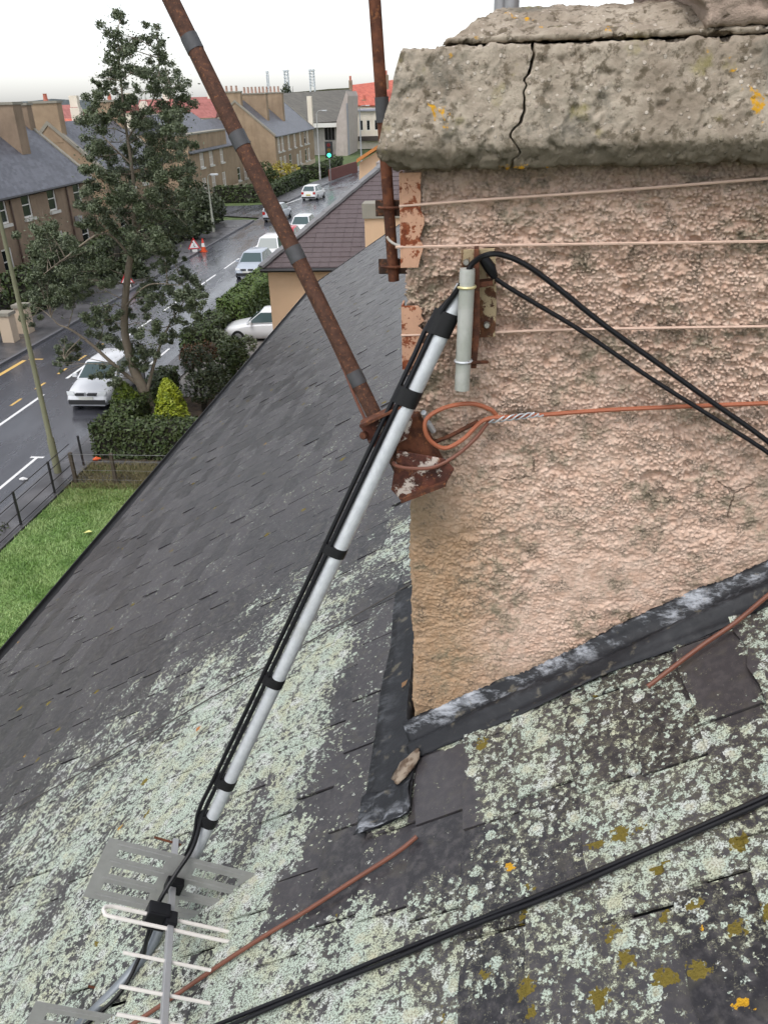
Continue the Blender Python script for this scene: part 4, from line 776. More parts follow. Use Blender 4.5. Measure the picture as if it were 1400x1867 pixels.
# --- distant roofs left of and behind the tree
def distant(name, label, px0, px1, py_r, py_e, Y, roofm, wall, gable=False):
    t = thing(name, label, 'house', gy((px0 + px1) / 2, 260, Y) * (1, 1, 0), 'distant houses'); e0, e1 = gy(px0, py_e, Y), gy(px1, py_e, Y); zr = gy(px0, py_r, Y)[2]; x0, x1 = e0[0], e1[0]; ze = e0[2]; dp = (zr - ze) * 1.3
    k = MB(); k.box((x0 + .2, Y + .3, -.1), (x1 - .2, Y + 2 * dp - .3, ze)); k.build('wall', wall, t)
    k = MB(); k.prism([(x0, Y, ze - .05), (x0, Y + dp, zr), (x0, Y + 2 * dp, ze - .05)], (x1 - x0, 0, 0)); k.build('roof', roofm, t)
    if gable:
        g = (x1 - x0) * .42; k = MB(); k.prism([(x0 - .1, Y - .3, 0), (x0 + g, Y - .3, 0), (x0 + g, Y - .3, ze), (x0 + g / 2, Y - .3, zr - .2), (x0 - .1, Y - .3, ze)], (0, dp, 0)); k.build('gable_wall', wall, t)
    k = MB(); k.box((x0 + (x1 - x0) * .7, Y + dp - .4, zr - .6), (x0 + (x1 - x0) * .7 + 1.1, Y + dp + .4, zr + 1.1)); k.build('chimney', wall, t)
distant('distant_house', 'distant red roofed house with white gable beside the left chimney', 92, 136, 192, 216, 118, MDKRED, MCREAM, True)
distant('distant_house', 'distant low house with red roof and white walls under the white gable', 100, 142, 217, 232, 100, MREDT, MCREAM)
distant('distant_house', 'distant long dull red roof right behind the tall tree', 318, 394, 178, 216, 150, MDKRED, MCREAM)
distant('distant_house', 'distant pale red roof seen through the upper branches', 248, 312, 182, 206, 160, MDKRED, MCREAM, True)
distant('distant_house', 'distant pink red roof between branches left of the trunk', 186, 240, 184, 206, 150, MDKRED, MCREAM, True)
distant('distant_house', 'distant slate roof with white wall behind the left coping', 138, 178, 240, 262, 96, MSLATE_F, MCREAM)
# --- next-door house with hipped plum tiles
t = thing('neighbour_house', 'peach rendered neighbour house with hipped plum tile roof and grey hip tiles', 'house', (-1, 34, 0))
Yc, Xc, Ze = 28., -7.16, 4.86; tpn = .75; wdn = 9.6
MPLUM = simple('plum_concrete_tile', (.100, .075, .078), .5, var=.25, sc=14., bump=.006); MHIP = simple('grey_hip_tile', (.19, .185, .19), .5, sc=8., var=.2)
k = MB(); k.box((Xc + .12, Yc + .3, 0), (Xc + wdn - .3, Yc + wdn - .3, Ze - .05)); k.build('wall', MHARL, t)
k = MB(); h2 = wdn / 2; ap = (Xc + h2, Yc + h2, Ze + h2 * tpn - .04)
k.add([(Xc, Yc, Ze - .04), (Xc + wdn, Yc, Ze - .04), (Xc + wdn, Yc + wdn, Ze - .04), (Xc, Yc + wdn, Ze - .04), ap], [(0, 1, 4), (1, 2, 4), (2, 3, 4), (3, 0, 4), (3, 2, 1, 0)]); rf = k.build('roof', MHIP, t)
k = MB(); nrow = 27
for face in range(2):
    for i in range(nrow):
        f0, f1 = i / nrow, (i + 1.25) / nrow; f1 = min(f1, 1)
        a, c = h2 * f0, h2 * f1; L0, L1 = wdn - 2 * a, wdn - 2 * c; nt_ = max(1, int(L0 / .33)); ofs = (i % 2) * .165
        xs = [0.] + [ofs + .33 * j for j in range(1, nt_ + 1) if ofs + .33 * j < L0 - .05] + [L0]
        for x0, x1 in zip(xs, xs[1:]):
            h = .040 + random.uniform(-.008, .008); hi = .008; g = .004
            cl_ = lambda xx: min(max(xx, c - a), L0 - (c - a))
            lo0, lo1, up0, up1 = a + x0 + g, a + x1 - g, a + cl_(x0 + g), a + cl_(x1 - g)
            z0, z1 = Ze + a * tpn, Ze + c * tpn
            pts = [(lo0, a, z0 + h), (lo1, a, z0 + h), (up1, c, z1 + hi), (up0, c, z1 + hi), (lo0, a, z0), (lo1, a, z0)]
            pts = [(Xc + p, Yc + q, r) for p, q, r in pts] if face == 0 else [(Xc + q, Yc + p, r) for p, q, r in pts]
            f = [(0, 1, 2, 3), (4, 5, 1, 0), (4, 0, 3), (5, 2, 1)]; k.add(pts, f if face == 0 else [tuple(reversed(q)) for q in f])
o = k.build('tile_courses', MPLUM, rf); o['kind'] = 'stuff'
e0 = np.array([Xc, Yc, Ze]); e1 = np.array(ap); dh = _n(e1 - e0); Lh = np.linalg.norm(e1 - e0); nh = 17
hm = MB().obox((0, 0, 0), (.5, 0, 0), (0, .135, 0), (0, 0, .045)).mesh('hip_tile', MHIP)
for i in range(nh):
    o = link('hip_tile', hm, rf); m = Matrix.Identity(4); sd = _n(np.cross(dh, [0, 0, 1.])); un = np.cross(sd, dh); cc = e0 + dh * (Lh * (i + .5) / nh) + un * (.075 + .01 * (i % 2))
    for q in range(3): m[q][0] = dh[q] * Lh / nh * 1.03; m[q][1] = sd[q]; m[q][2] = un[q]; m[q][3] = cc[q]
    o.matrix_basis = m
k = MB(); k.tube([(Xc - .05, Yc - .06, Ze - .06), (Xc + wdn, Yc - .06, Ze - .06)], .065, 8); k.build('gutter', MGUT, t)
Yk = 27.15; q = gy(665, 420, Yk); zc = gy(680, 398, Yk)[2]; zd = gy(680, 371, Yk)[2]
k = MB(); k.box((q[0], Yk, 0), (q[0] + 1.25, Yk + .75, zc)); ch = k.build('chimney', MHARL, t); k = MB(); k.box((q[0] - .06, Yk - .06, zc), (q[0] + 1.32, Yk + .82, zd)); k.build('coping', MCOPE, ch)
k = MB(); q = gy(687, 350, 33.5); k.box((q[0], 33.5, 6.0), (q[0] + 3.2, 36, gy(700, 296, 33.5)[2])); k.build('upper_wall', far_wall('grey_beige_render', (.30, .26, .24), (.36, .32, .30)), t)
t = thing('orange_verge_house', 'peach house with orange timber verge beyond the plum roof', 'house', (-2.5, 52, 0))
k = MB(); k.prism([gy(x, y, 60) for x, y in ((655, 345), (720, 345), (720, 255), (655, 297))], (0, 9, 0)); k.build('wall', MHARL, t)
k = MB(); k.prism([gy(x, y, 59.6) for x, y in ((650, 297), (720, 250), (720, 244), (650, 290))], (0, 10, 0)); k.build('verge_board', simple('orange_timber', (.50, .19, .05), .5), t)
# --- hills and towers on the skyline
def ridge(name, Y, pts, col):
    k = MB(); q = [gy(x, y, Y) for x, y in pts]
    k.add([(p[0], Y, -2) for p in q] + [tuple(p) for p in q] + [(p[0] * 1.1, Y * 1.15, p[2] * .9) for p in q], [(i, i + 1, len(q) + i + 1, len(q) + i) for i in range(len(q) - 1)] + [(len(q) + i, len(q) + i + 1, 2 * len(q) + i + 1, 2 * len(q) + i) for i in range(len(q) - 1)]); struct(k.build(name, ground_mat(name + '_cover', tuple(.7 * c for c in col), col, .05, .95, .1), None, True))
ridge('hill', 2600, [(-300, 196), (-60, 190), (60, 184), (95, 180), (130, 182), (200, 183), (300, 182), (420, 177), (560, 172), (760, 165), (1000, 160)], (.16, .18, .20))  # grey-blue of the hazy distance is painted into this hill's cover
ridge('hillside', 420, [(440, 176), (500, 171), (560, 166), (600, 162), (640, 160), (700, 158), (780, 160), (900, 162)], (.085, .085, .05))
def tower(label, px, yt, yb, w_):
    Y = 380.; a, c = gy(px, yb, Y), gy(px, yt, Y); s = w_ * Y / F / 2; t = thing('lattice_tower', label, 'tower', a * (1, 1, 0), 'towers on the skyline'); m = simple('hazed_steel', (.60, .63, .68), .6)  # distance haze is put into the towers' pale steel colour
    for i, (dx, dy) in enumerate(((-1, -1), (1, -1), (1, 1), (-1, 1))): MB().tube([(a[0] + dx * s, Y + dy * s, 0), (a[0] + dx * s * .7, Y + dy * s * .7, c[2])], .16, 5).build('leg', m, t)
    k = MB(); n = 6
    for j in range(n):
        z0, z1 = a[2] + (c[2] - a[2]) * j / n, a[2] + (c[2] - a[2]) * (j + 1) / n
        for dx, dy, ex, ey in ((-1, -1, 1, -1), (1, -1, 1, 1), (1, 1, -1, 1), (-1, 1, -1, -1)): k.tube([(a[0] + dx * s * .9, Y + dy * s * .9, z0), (a[0] + ex * s * .85, Y + ey * s * .85, z1)], .09, 4); k.tube([(a[0] + dx * s * .85, Y + dy * s * .85, z1), (a[0] + ex * s * .85, Y + ey * s * .85, z1)], .09, 4)
    k.build('bracing', m, t)
    MB().obox((a[0], Y, c[2]), (s, 0, 0), (0, s, 0), (0, 0, .3)).build('platform', m, t)
tower('leftmost slender pale tower above the far chimneys', 490, 131, 165, 4); tower('middle pale lattice tower on the skyline', 524, 129, 165, 8); tower('rightmost pale lattice tower beside the hall roof', 570, 128, 160, 9)
# ================================================================== vegetation
def leaf_mat(name, a, b_, c=None, rough=.5, sc=2.5):
    N = NM(name); k = N.attr('rnd'); col = N.mix(k, a, b_); col = N.mix(N.ss(N.noise(sc, 3), .4, .66), col, c or tuple(.62 * q for q in a)); return N.out(col, rough, 0., None, .35)
def leaves(P, size, up=.35, asp=.55, out=None):
    n = len(P); d = rng.normal(size=(n, 3)); d[:, 2] = np.abs(d[:, 2]) + up
    if out is not None: d += out
    d /= np.linalg.norm(d, axis=1)[:, None]; a = np.cross(d, rng.normal(size=(n, 3))); a /= np.linalg.norm(a, axis=1)[:, None] + 1e-9; b_ = np.cross(d, a); s = size * rng.uniform(.55, 1.35, n)[:, None]
    V = np.stack([P - a * s, P + b_ * s * asp - d * s * .12, P + a * s, P - b_ * s * asp - d * s * .12], 1).reshape(-1, 3); return V, np.arange(4 * n).reshape(-1, 4)
def crown(name, P, size, mat, parent, up=.35, asp=.55, out=None):
    V, Q = leaves(P, size, up, asp, out); o = fast(name, V, Q, mat, parent); a = o.data.attributes.new('rnd', 'FLOAT', 'POINT'); a.data.foreach_set('value', np.repeat(rng.random(len(P)), 4).astype(np.float32)); return o
def ball(c, r, n, hollow=.45):
    d = rng.normal(size=(n, 3)); d /= np.linalg.norm(d, axis=1)[:, None]; q = (hollow + (1 - hollow) * rng.random(n)) ** .6; return np.asarray(c) + d * q[:, None] * np.asarray(r)
MLEAF = leaf_mat('dark_evergreen_leaf', (.075, .100, .060), (.18, .205, .125), (.075, .098, .045)); MHEDGE = leaf_mat('clipped_hedge_leaf', (.028, .048, .014), (.062, .088, .026), (.04, .055, .014))
MHEDGE2 = leaf_mat('lighter_hedge_leaf', (.05, .085, .016), (.105, .145, .035), (.06, .10, .02)); MGOLD = leaf_mat('golden_conifer_leaf', (.20, .24, .012), (.34, .38, .03), (.13, .18, .012)); MSHRUB = leaf_mat('dull_shrub_leaf', (.028, .042, .02), (.07, .085, .045), (.035, .045, .016))
MRUSSET = leaf_mat('russet_leaf', (.09, .045, .02), (.16, .085, .04)); MYELL = leaf_mat('yellow_shrub_leaf', (.34, .28, .03), (.50, .42, .06)); MTWIG = simple('dark_twigs', (.022, .02, .014), .9, sc=5.); MBARK = simple('pale_grey_bark', (.20, .165, .125), .85, var=.4, sc=5., bump=.02)
def hedge(label, boxes, leafm=MHEDGE, size=.07, dens=240, jag=.07, name='hedge', group=None):
    b0 = boxes[0]; t = thing(name, label, 'hedge', ((b0[0] + b0[1]) / 2, (b0[2] + b0[3]) / 2, b0[4]), group); PP = []; OO = []; k = MB()
    for (x0, x1, y0, y1, z0, z1) in boxes:
        k.box((x0 + .09, y0 + .09, z0), (x1 - .09, y1 - .09, z1 - .08)); A = [(x1 - x0) * (y1 - y0), (x1 - x0) * (z1 - z0), (y1 - y0) * (z1 - z0)]
        for ax, s, area in ((2, 1, A[0]), (1, -1, A[1]), (1, 1, A[1]), (0, -1, A[2]), (0, 1, A[2])):
            n = int(area * dens); q = np.stack([rng.uniform(x0, x1, n), rng.uniform(y0, y1, n), rng.uniform(z0, z1, n)], 1); f = [(x0, x1), (y0, y1), (z0, z1)][ax][(s + 1) // 2]
            q[:, ax] = f + jag * (2.2 * vn(q * 1.7, 3) - 1.4) * s + rng.normal(0, jag * .35, n) * 1.; PP.append(q); o = np.zeros((n, 3)); o[:, ax] = s * 1.1; OO.append(o)
    k.build('twig_core', MTWIG, t); crown('foliage', np.concatenate(PP), size, leafm, t, .2, .55, np.concatenate(OO)); return t
def shrub(name, label, balls, leafm, size=.07, n=1500, stem=True, group=None, cat='shrub', up=.35):
    c = balls[0][0]; t = thing(name, label, cat, (c[0], c[1], 0), group); PP = [ball(np.array(p), r, int(n * (np.prod(np.atleast_1d(r) * np.ones(3)) ** (2 / 3)))) for p, r in balls]
    crown('foliage', np.concatenate(PP), size, leafm, t, up); k = MB()
    for p, r in balls:
        r_ = float(np.mean(r)); k.tube([(c[0], c[1], 0), ((c[0] + p[0]) / 2, (c[1] + p[1]) / 2, p[2] * .6), (p[0], p[1], p[2] + r_ * .4)], [.06, .045, .015], 5)
    k.build('stems', MTWIG, t); return t
# --- the tall evergreen
YT = 26.0
tr = thing('tall_tree', 'tall loose evergreen tree with pale forked trunk in front of the houses', 'tree', gy(290, 775, YT) * (1, 1, 0))
def limb(pix, r0, r1, name, n=5): p = curve([gy(x, y, YT + d) for x, y, d in pix], n); MB().tube(p, list(np.linspace(r0, r1, len(p))), 9).build(name, MBARK, tr, True)
b0 = gy(285, 775, YT)
pb_ = [np.array([b0[0] + .12, YT, -.05]), np.array([b0[0] + .05, YT, b0[2] * .6])]
p = curve(pb_ + [gy(x, y, YT + d) for x, y, d in ((285, 775, 0), (262, 712, 0), (241, 664, 0), (229, 612, .05), (228, 560, .1), (235, 490, .1), (243, 440, .1), (246, 380, 0), (240, 300, 0), (226, 200, 0), (214, 60, 0))], 5)
MB().tube(p, list(np.interp(np.arange(len(p)), [0, 12, 25, 40, len(p) - 1], [.22, .19, .13, .09, .015])), 10).build('trunk', MBARK, tr, True)
for pix, r in ((((258, 706, 0), (205, 662, -.2), (165, 626, -.3), (130, 601, -.4), (108, 592, -.4), (94, 578, -.4)), .075), (((268, 716, 0), (284, 655, .3), (308, 595, .5), (342, 540, .6)), .07), (((243, 440, .1), (268, 380, .3), (296, 300, .5), (312, 180, .5)), .06), (((241, 470, .1), (190, 425, -.3), (120, 470, -.6), (80, 500, -.8)), .05),
               (((240, 300, 0), (190, 250, .4), (170, 215, .5)), .03), (((228, 560, .1), (270, 520, -.4), (330, 520, -.8)), .035), (((243, 420, .1), (200, 360, .5), (178, 330, .6)), .03), (((235, 250, 0), (285, 170, -.3), (290, 90, -.3)), .03), (((150, 615, -.3), (125, 640, -.5), (118, 655, -.5)), .02)):
    limb(pix, r, .012, 'branch')
CLUMPS = [(215, 28, 14), (208, 60, 20), (212, 92, 24), (238, 98, 26), (252, 75, 14), (282, 62, 17), (290, 100, 20), (203, 128, 18), (226, 132, 18), (258, 130, 22), (306, 128, 20), (284, 140, 16), (180, 150, 11), (196, 160, 12), (222, 166, 17), (250, 172, 13), (305, 160, 24), (330, 165, 20), (318, 190, 26), (232, 188, 14),
    (178, 190, 20), (172, 215, 22), (192, 235, 22), (170, 245, 22), (212, 210, 18), (244, 205, 18), (298, 205, 24), (275, 225, 24), (320, 232, 26), (300, 255, 28), (262, 250, 24), (235, 262, 18), (335, 262, 20), (180, 268, 20), (165, 285, 18), (200, 285, 14), (325, 292, 28), (290, 290, 30), (250, 292, 26), (212, 312, 22), (182, 318, 24), (270, 325, 30), (315, 330, 30), (340, 318, 22), (170, 345, 20), (195, 350, 26), (232, 348, 28), (270, 362, 30), (312, 368, 30), (345, 350, 22), (165, 375, 22), (200, 385, 26), (240, 392, 28), (285, 400, 32), (325, 402, 26), (345, 385, 15), (160, 402, 16), (190, 420, 24), (228, 428, 22), (272, 432, 28), (310, 436, 26), (328, 428, 17), (255, 455, 18), (295, 462, 20), (315, 470, 13),
    (75, 408, 20), (92, 425, 26), (68, 440, 22), (105, 452, 28), (80, 468, 28), (120, 482, 28), (92, 498, 28), (68, 510, 18), (150, 470, 24), (168, 490, 22), (140, 508, 26), (108, 522, 28), (80, 540, 24), (62, 560, 16), (105, 552, 20), (140, 538, 20), (172, 522, 20), (195, 470, 18), (200, 515, 14),
    (335, 495, 12), (315, 502, 20), (352, 508, 20), (300, 522, 22), (365, 532, 18), (335, 540, 24), (275, 512, 16), (285, 550, 24), (355, 560, 22), (315, 572, 22), (368, 555, 14), (262, 545, 16), (190, 560, 20), (175, 585, 22), (212, 588, 18), (195, 615, 24), (225, 630, 16), (255, 590, 20), (280, 600, 22), (250, 625, 22), (285, 632, 20), (310, 610, 14), (265, 655, 20), (240, 655, 14), (120, 628, 15), (112, 645, 14), (130, 650, 15), (142, 635, 9), (108, 665, 9), (215, 672, 16), (190, 680, 17), (205, 700, 14), (340, 595, 16)]
PP = []; CEN = []
for x, y, r in CLUMPS:
    sp = 1.5 if y < 400 else 1.1; c = gy(x, y, YT + rng.uniform(-sp, sp)); s = r * 27.5 / F; nn = int(44 * r * (1.0 if y > 180 else .75))
    for q in range(6):
        cc = c + rng.normal(0, s * .55, 3); PP.append(ball(cc, (s * .42, s * .5, s * .34), nn // 5, .1))
    PP.append(c + rng.normal(0, s * .5, (nn // 8, 3))); CEN.append(c)
crown('crown', np.concatenate(PP), .046, MLEAF, tr, .15, .40)
k = MB(); WOOD = np.array([v for ch in tr.children if ch.name.startswith(('trunk', 'branch')) for v in (tuple(q.co) for q in ch.data.vertices)])
for c in CEN:
    low = WOOD[WOOD[:, 2] < c[2] + .1]; j = np.argmin(((low - c) ** 2).sum(1)); a = low[j]; mid = (a + c) / 2 + rng.normal(0, .05, 3) + (0, 0, .06)
    k.tube([a, mid, c], [.018, .012, .004], 5)
    for _ in range(3): d_ = c + rng.normal(0, .22, 3); k.tube([mid, (mid + d_) / 2 + rng.normal(0, .03, 3), d_], [.008, .006, .003], 4)
k.build('twigs', MBARK, tr)['kind'] = 'stuff'
# --- hedges and shrubs near the road
zt = gy(250, 776, 22.6)[2]
hedge('low clipped hedge in front of the tree foot', [(-11.75, -7.0, 22.55, 23.5, 0, zt), (-11.75, -11.0, 23.5, 29.0, 0, zt - .05)], MHEDGE, .06, 330, .06)
def cone(name, label, px, yt, ybm, Y, wpx, mat, n):
    a, c = gy(px, ybm, Y), gy(px, yt, Y); h = c[2] + .0; r = wpx * Y / F / 2 * 1.05; t = thing(name, label, 'shrub', (a[0], Y, 0)); z = rng.random(n) ** 1.3; ang = rng.uniform(0, 6.283, n); lump = .55 + .85 * fbm(np.stack([np.cos(ang) * 2.6, np.sin(ang) * 2.6, z * 7], 1), 5, 2); rr = r * np.minimum(1, (1 - z) ** .62 + .06) * lump * (.75 + .3 * rng.random(n) ** .5)
    z0 = a[2] * .35; P = np.stack([a[0] + rr * np.cos(ang), Y + rr * np.sin(ang), z0 + (h - z0) * z], 1); o = np.stack([np.cos(ang), np.sin(ang), 0 * ang + .6], 1); crown('foliage', P, .055, mat, t, .1, .5, o); MB().tube([(a[0], Y, 0), (a[0], Y, h * .8)], [.05, .015], 6).build('stem', MTWIG, t)
cone('golden_conifer', 'bright golden conifer bush right of the pale trunk', 316, 690, 778, 25.2, 72, MGOLD, 4500)
cone('golden_conifer', 'darker green gold conifer bush left of the pale trunk', 236, 696, 776, 25.4, 80, leaf_mat('green_gold_leaf', (.045, .075, .01), (.13, .17, .02), (.035, .055, .012)), 4200)
S = lambda px, py, Y, r: (gy(px, py, Y), r * Y / F)
shrub('garden_shrub', 'dark rounded shrub beside the golden conifer', [S(365, 705, 27, 34), S(395, 690, 27.5, 30), S(360, 660, 28, 34)], MSHRUB, .07, 1700)
shrub('garden_shrub', 'russet tinged shrub above the dark shrub', [S(350, 650, 29.5, 26), S(378, 640, 29.5, 22)], MRUSSET, .07, 1300)
shrub('garden_shrub', 'dense green shrub against the gutter edge', [S(405, 660, 31, 32), S(425, 640, 31, 30), S(440, 665, 30.5, 28), S(400, 700, 29, 26)], MHEDGE, .075, 1700)
shrub('garden_shrub', 'grey green shrub in front of the white car', [S(400, 618, 34, 20), S(425, 632, 33.5, 22), S(452, 628, 33.5, 18)], MLEAF, .07, 1700)
hedge('tall hedge with pale clipped top along the neighbour garden', [(-12.0, -10.7, 37.6, 48.6, 0, 1.6)], MHEDGE2, .085, 210, .10)
hedge('dark hedge side by the neighbour drive', [(-12.3, -11.3, 33.0, 37.4, 0, 1.25)], MHEDGE, .08, 210, .10)
shrub('railing_bush', 'green bush at the foot of the lamp post', [S(98, 893, 20.9, 22), S(85, 900, 20.6, 18), S(112, 900, 20.7, 16)], MHEDGE, .05, 2600)
shrub('railing_bush', 'thin brown bush along the railing', [S(58, 918, 19.9, 22), S(40, 935, 19.4, 18)], MRUSSET, .04, 900)
shrub('railing_bush', 'dark bush at the left edge of the lawn', [S(0, 975, 17.6, 30), S(-30, 990, 17.3, 30)], MSHRUB, .05, 1500)
# --- across the road
hedge('dense garden hedge below the left houses', [(-24.8, -23.3, 33.0, 39.5, 0, 1.7), (-24.8, -23.3, 41.5, 60, 0, 2.2)], MHEDGE, .12, 75, .16)
hedge('long hedge beside the far pavement towards the junction', [(-25.0, -23.3, 60.4, 74, 0, 2.1)], MHEDGE, .13, 65, .2)
shrub('corner_bush', 'large rounded bush at the side road corner', [((-24.4, 74.2, 1.9), 2.1), ((-23.5, 72.0, 1.6), 1.7), ((-25.8, 75.6, 1.5), 1.6), ((-23.6, 76.0, 1.3), 1.4)], MSHRUB, .14, 520)
hedge('clipped hedge curving round the junction corner', [(-28.5, -22.6, 93.6, 94.9, 0, 1.6), (-23.4, -22.2, 95, 117, 0, 1.5)], MHEDGE, .16, 42, .12)
hedge('small hedge before the far gabled house', [(-24.5, -21.5, 121, 123, 0, 1.6), (-22.4, -21.0, 123.5, 140, 0, 1.6)], MHEDGE, .18, 36, .15)
shrub('yellow_bush', 'yellow leaved bush in the far corner garden', [((-25.9, 116.5, 1.2), 1.5), ((-24.7, 118, 1.1), 1.2)], MYELL, .15, 340); shrub('dark_bush', 'dark green bush beside the yellow bush', [((-27.6, 113.5, 1.3), 1.6), ((-26.4, 112.2, 1.0), 1.2)], MHEDGE, .16, 340)
def smalltree(label, px, yt, Y, wpx, mat, name='background_tree', n=900):
    c = gy(px, yt, Y); r = wpx * Y / F / 2; t = thing(name, label, 'tree', (c[0], Y, 0)); H_ = c[2]; PP = [ball((c[0] + rng.normal(0, r * .5), Y + rng.normal(0, r * .5), H_ - r * (.6 + 1.6 * rng.random())), r * .55, n // 7, .2) for _ in range(7)]
    crown('crown', np.concatenate(PP), r * .13, mat, t, .2); MB().tube([(c[0], Y, 0), (c[0] + .1, Y, H_ * .6), (c[0], Y, H_ * .9)], [.25, .18, .05], 6).build('trunk', MTWIG, t)
smalltree('dark conifer between the far chimneys', 446, 176, 150, 20, MLEAF); smalltree('garden tree in front of the left house', 92, 412, 44, 78, MLEAF, n=2600); smalltree('bare dark tree on the skyline left of the red roof', 645, 147, 330, 30, MRUSSET)
smalltree('young tree behind the roadworks sign', 330, 372, 66, 60, MSHRUB, n=1600); smalltree('leafy tree at the garden edge behind the big crown', 205, 420, 52, 90, MSHRUB, n=2200); smalltree('distant hazy tree behind the middle tower', 533, 148, 330, 26, MSHRUB)

# ================================================================== cars
MTYRE = simple('tyre_rubber', (.012, .012, .013), .8); MRIM = simple('wheel_alloy', (.38, .39, .40), .35, .6); MCARGL = NM('car_glass').out((.06, .09, .095), .08, 0., None, .3); MTRIM = simple('black_bumper_trim', (.02, .02, .022), .5); MLAMP = simple('headlamp_lens', (.55, .57, .58), .12); MTAIL = simple('tail_lamp_red', (.45, .02, .02), .2); MPLATE = simple('number_plate', (.62, .62, .58), .5); MPLATEY = simple('rear_number_plate', (.60, .48, .10), .5)
def paint(name, c, rough=.22): N = NM(name); return N.out(N.mix(N.noise(3, 2), tuple(.94 * q for q in c), c), rough, .0, None, .6)
def car(label, x, y, rz, col, L=4.1, Wd=1.7, Hc=1.43, kind='hatch', badge=False):
    t = thing('parked_car', label, 'car', (x, y, 0), 'cars in the street', rz); pm = paint('car_paint', col); hw = Wd / 2
    T = {'hatch': [(0, .46, .74), (.012, .60, .86), (.05, .70, .93), (.14, .79, .98), (.255, .88, 1), (.40, .93, 1), (.60, .95, 1), (.80, .97, 1), (.92, .96, .97), (.985, .88, .92), (1, .55, .86)],
         'saloon': [(0, .46, .74), (.012, .58, .86), (.05, .67, .93), (.15, .77, .98), (.28, .86, 1), (.45, .90, 1), (.65, .92, 1), (.80, .97, 1), (.94, .97, .97), (.99, .90, .92), (1, .55, .86)]}['saloon' if kind == 'saloon' else 'hatch']
    yy = lambda f: (f - .5) * L; k = MB(); ring_ = []
    for f, zt, wf in T:
        w_ = hw * wf; zb = .27 if f in (0, 1) else .20; half = [(0, zb), (w_ * .86, zb), (w_ * .97, zb + .14), (w_, zb + (zt - zb) * .55), (w_ * .965, zt - .09), (w_ * .86, zt - .015), (w_ * .45, zt + .015), (0, zt + .02)]
        ring_.append([(a, yy(f), b_) for a, b_ in half] + [(-a, yy(f), b_) for a, b_ in half[-2:0:-1]])
    m = len(ring_[0]); k.add([p for r in ring_ for p in r], [(i * m + j, i * m + (j + 1) % m, (i + 1) * m + (j + 1) % m, (i + 1) * m + j) for i in range(len(ring_) - 1) for j in range(m)] + [tuple(reversed(range(m))), tuple((len(ring_) - 1) * m + j for j in range(m))])
    f0, f1, f2, f3 = {'hatch': (.27, .43, .86, .975), 'estate': (.27, .42, .93, .985), 'saloon': (.28, .43, .72, .87), 'mini': (.23, .37, .88, .97)}[kind]; zb0, zb3 = .89, .95; wb, wt = hw * .90, hw * .70
    A = [(-wb, yy(f0), zb0), (wb, yy(f0), zb0), (wb, yy(f3), zb3), (-wb, yy(f3), zb3)]; Bq = [(-wt, yy(f1), Hc - .05), (wt, yy(f1), Hc - .05), (wt, yy(f2), Hc - .05), (-wt, yy(f2), Hc - .05)]; Cq = [(-wt * .80, yy(f1) + .16, Hc), (wt * .80, yy(f1) + .16, Hc), (wt * .80, yy(f2) - .14, Hc), (-wt * .80, yy(f2) - .14, Hc)]
    k.add(A + Bq + Cq, [(0, 1, 5, 4), (1, 2, 6, 5), (2, 3, 7, 6), (3, 0, 4, 7), (4, 5, 9, 8), (5, 6, 10, 9), (6, 7, 11, 10), (7, 4, 8, 11), (8, 9, 10, 11)])
    def put(nm, mb, mat, par=None, sm=False):
        o = link(nm, mb.mesh(nm, mat, sm)); o.parent = par or t; return o
    body = put('body', k, pm, None, True)
    def glass(nm, q, ins=.07):
        q = [np.array(p) for p in q]; c = sum(q) / 4; nn = _n(np.cross(q[1] - q[0], q[3] - q[0])); q2 = [p + (c - p) * ins + nn * .004 for p in q]; put(nm, MB().prism(q2, nn * .006), MCARGL)
    glass('windscreen', [A[0], A[1], Bq[1], Bq[0]], .09); glass('rear_window', [A[2], A[3], Bq[3], Bq[2]], .13)
    for s in (0, 1):
        a, b_, c, d = (A[1], A[2], Bq[2], Bq[1]) if s == 0 else (A[3], A[0], Bq[0], Bq[3]); a, b_, c, d = [np.array(p) for p in (a, b_, c, d)]; m0, m1 = (a + b_) / 2, (c + d) / 2
        glass('side_window', [a, m0, m1, d], .10); glass('side_window', [m0, b_, c, m1], .10)
    for s in (-1, 1):
        for f in (.185, .80):
            wh = put('wheel', MB().tube([(s * (hw - .20), yy(f), .30), (s * (hw + .005), yy(f), .30)], .30, 18), MTYRE, None, True); put('rim', MB().tube([(s * (hw - .02), yy(f), .30), (s * (hw + .014), yy(f), .30)], [.20, .18], 14), MRIM, wh, True)
        put('headlight', MB().prism([(s * hw * .50, yy(.012), .60), (s * hw * .84, yy(.022), .60), (s * hw * .88, yy(.035), .72), (s * hw * .56, yy(.03), .72)], (0, -.03, 0)), MLAMP)
        put('tail_light', MB().box((s * hw * .62, yy(.985), .66) if s > 0 else (-hw * .9, yy(.985), .66), (s * hw * .9, yy(.985) + .06, .88) if s > 0 else (-hw * .62, yy(.985) + .06, .88)), MTAIL)
        put('door_mirror', MB().obox((s * (hw + .07), yy(f0) + .22, .96), (.085, 0, 0), (0, .05, 0), (0, 0, .06)), pm)
        put('grille', MB().box((min(s * .06, s * hw * .46), yy(0) - .012, .60), (max(s * .06, s * hw * .46), yy(0.05), .67)), MTRIM)
    put('bumper_trim', MB().box((-hw * .80, yy(0) - .02, .27), (hw * .80, yy(0) + .1, .44)), MTRIM); put('bumper_trim', MB().box((-hw * .86, yy(1) - .08, .27), (hw * .86, yy(1) + .02, .42)), MTRIM)
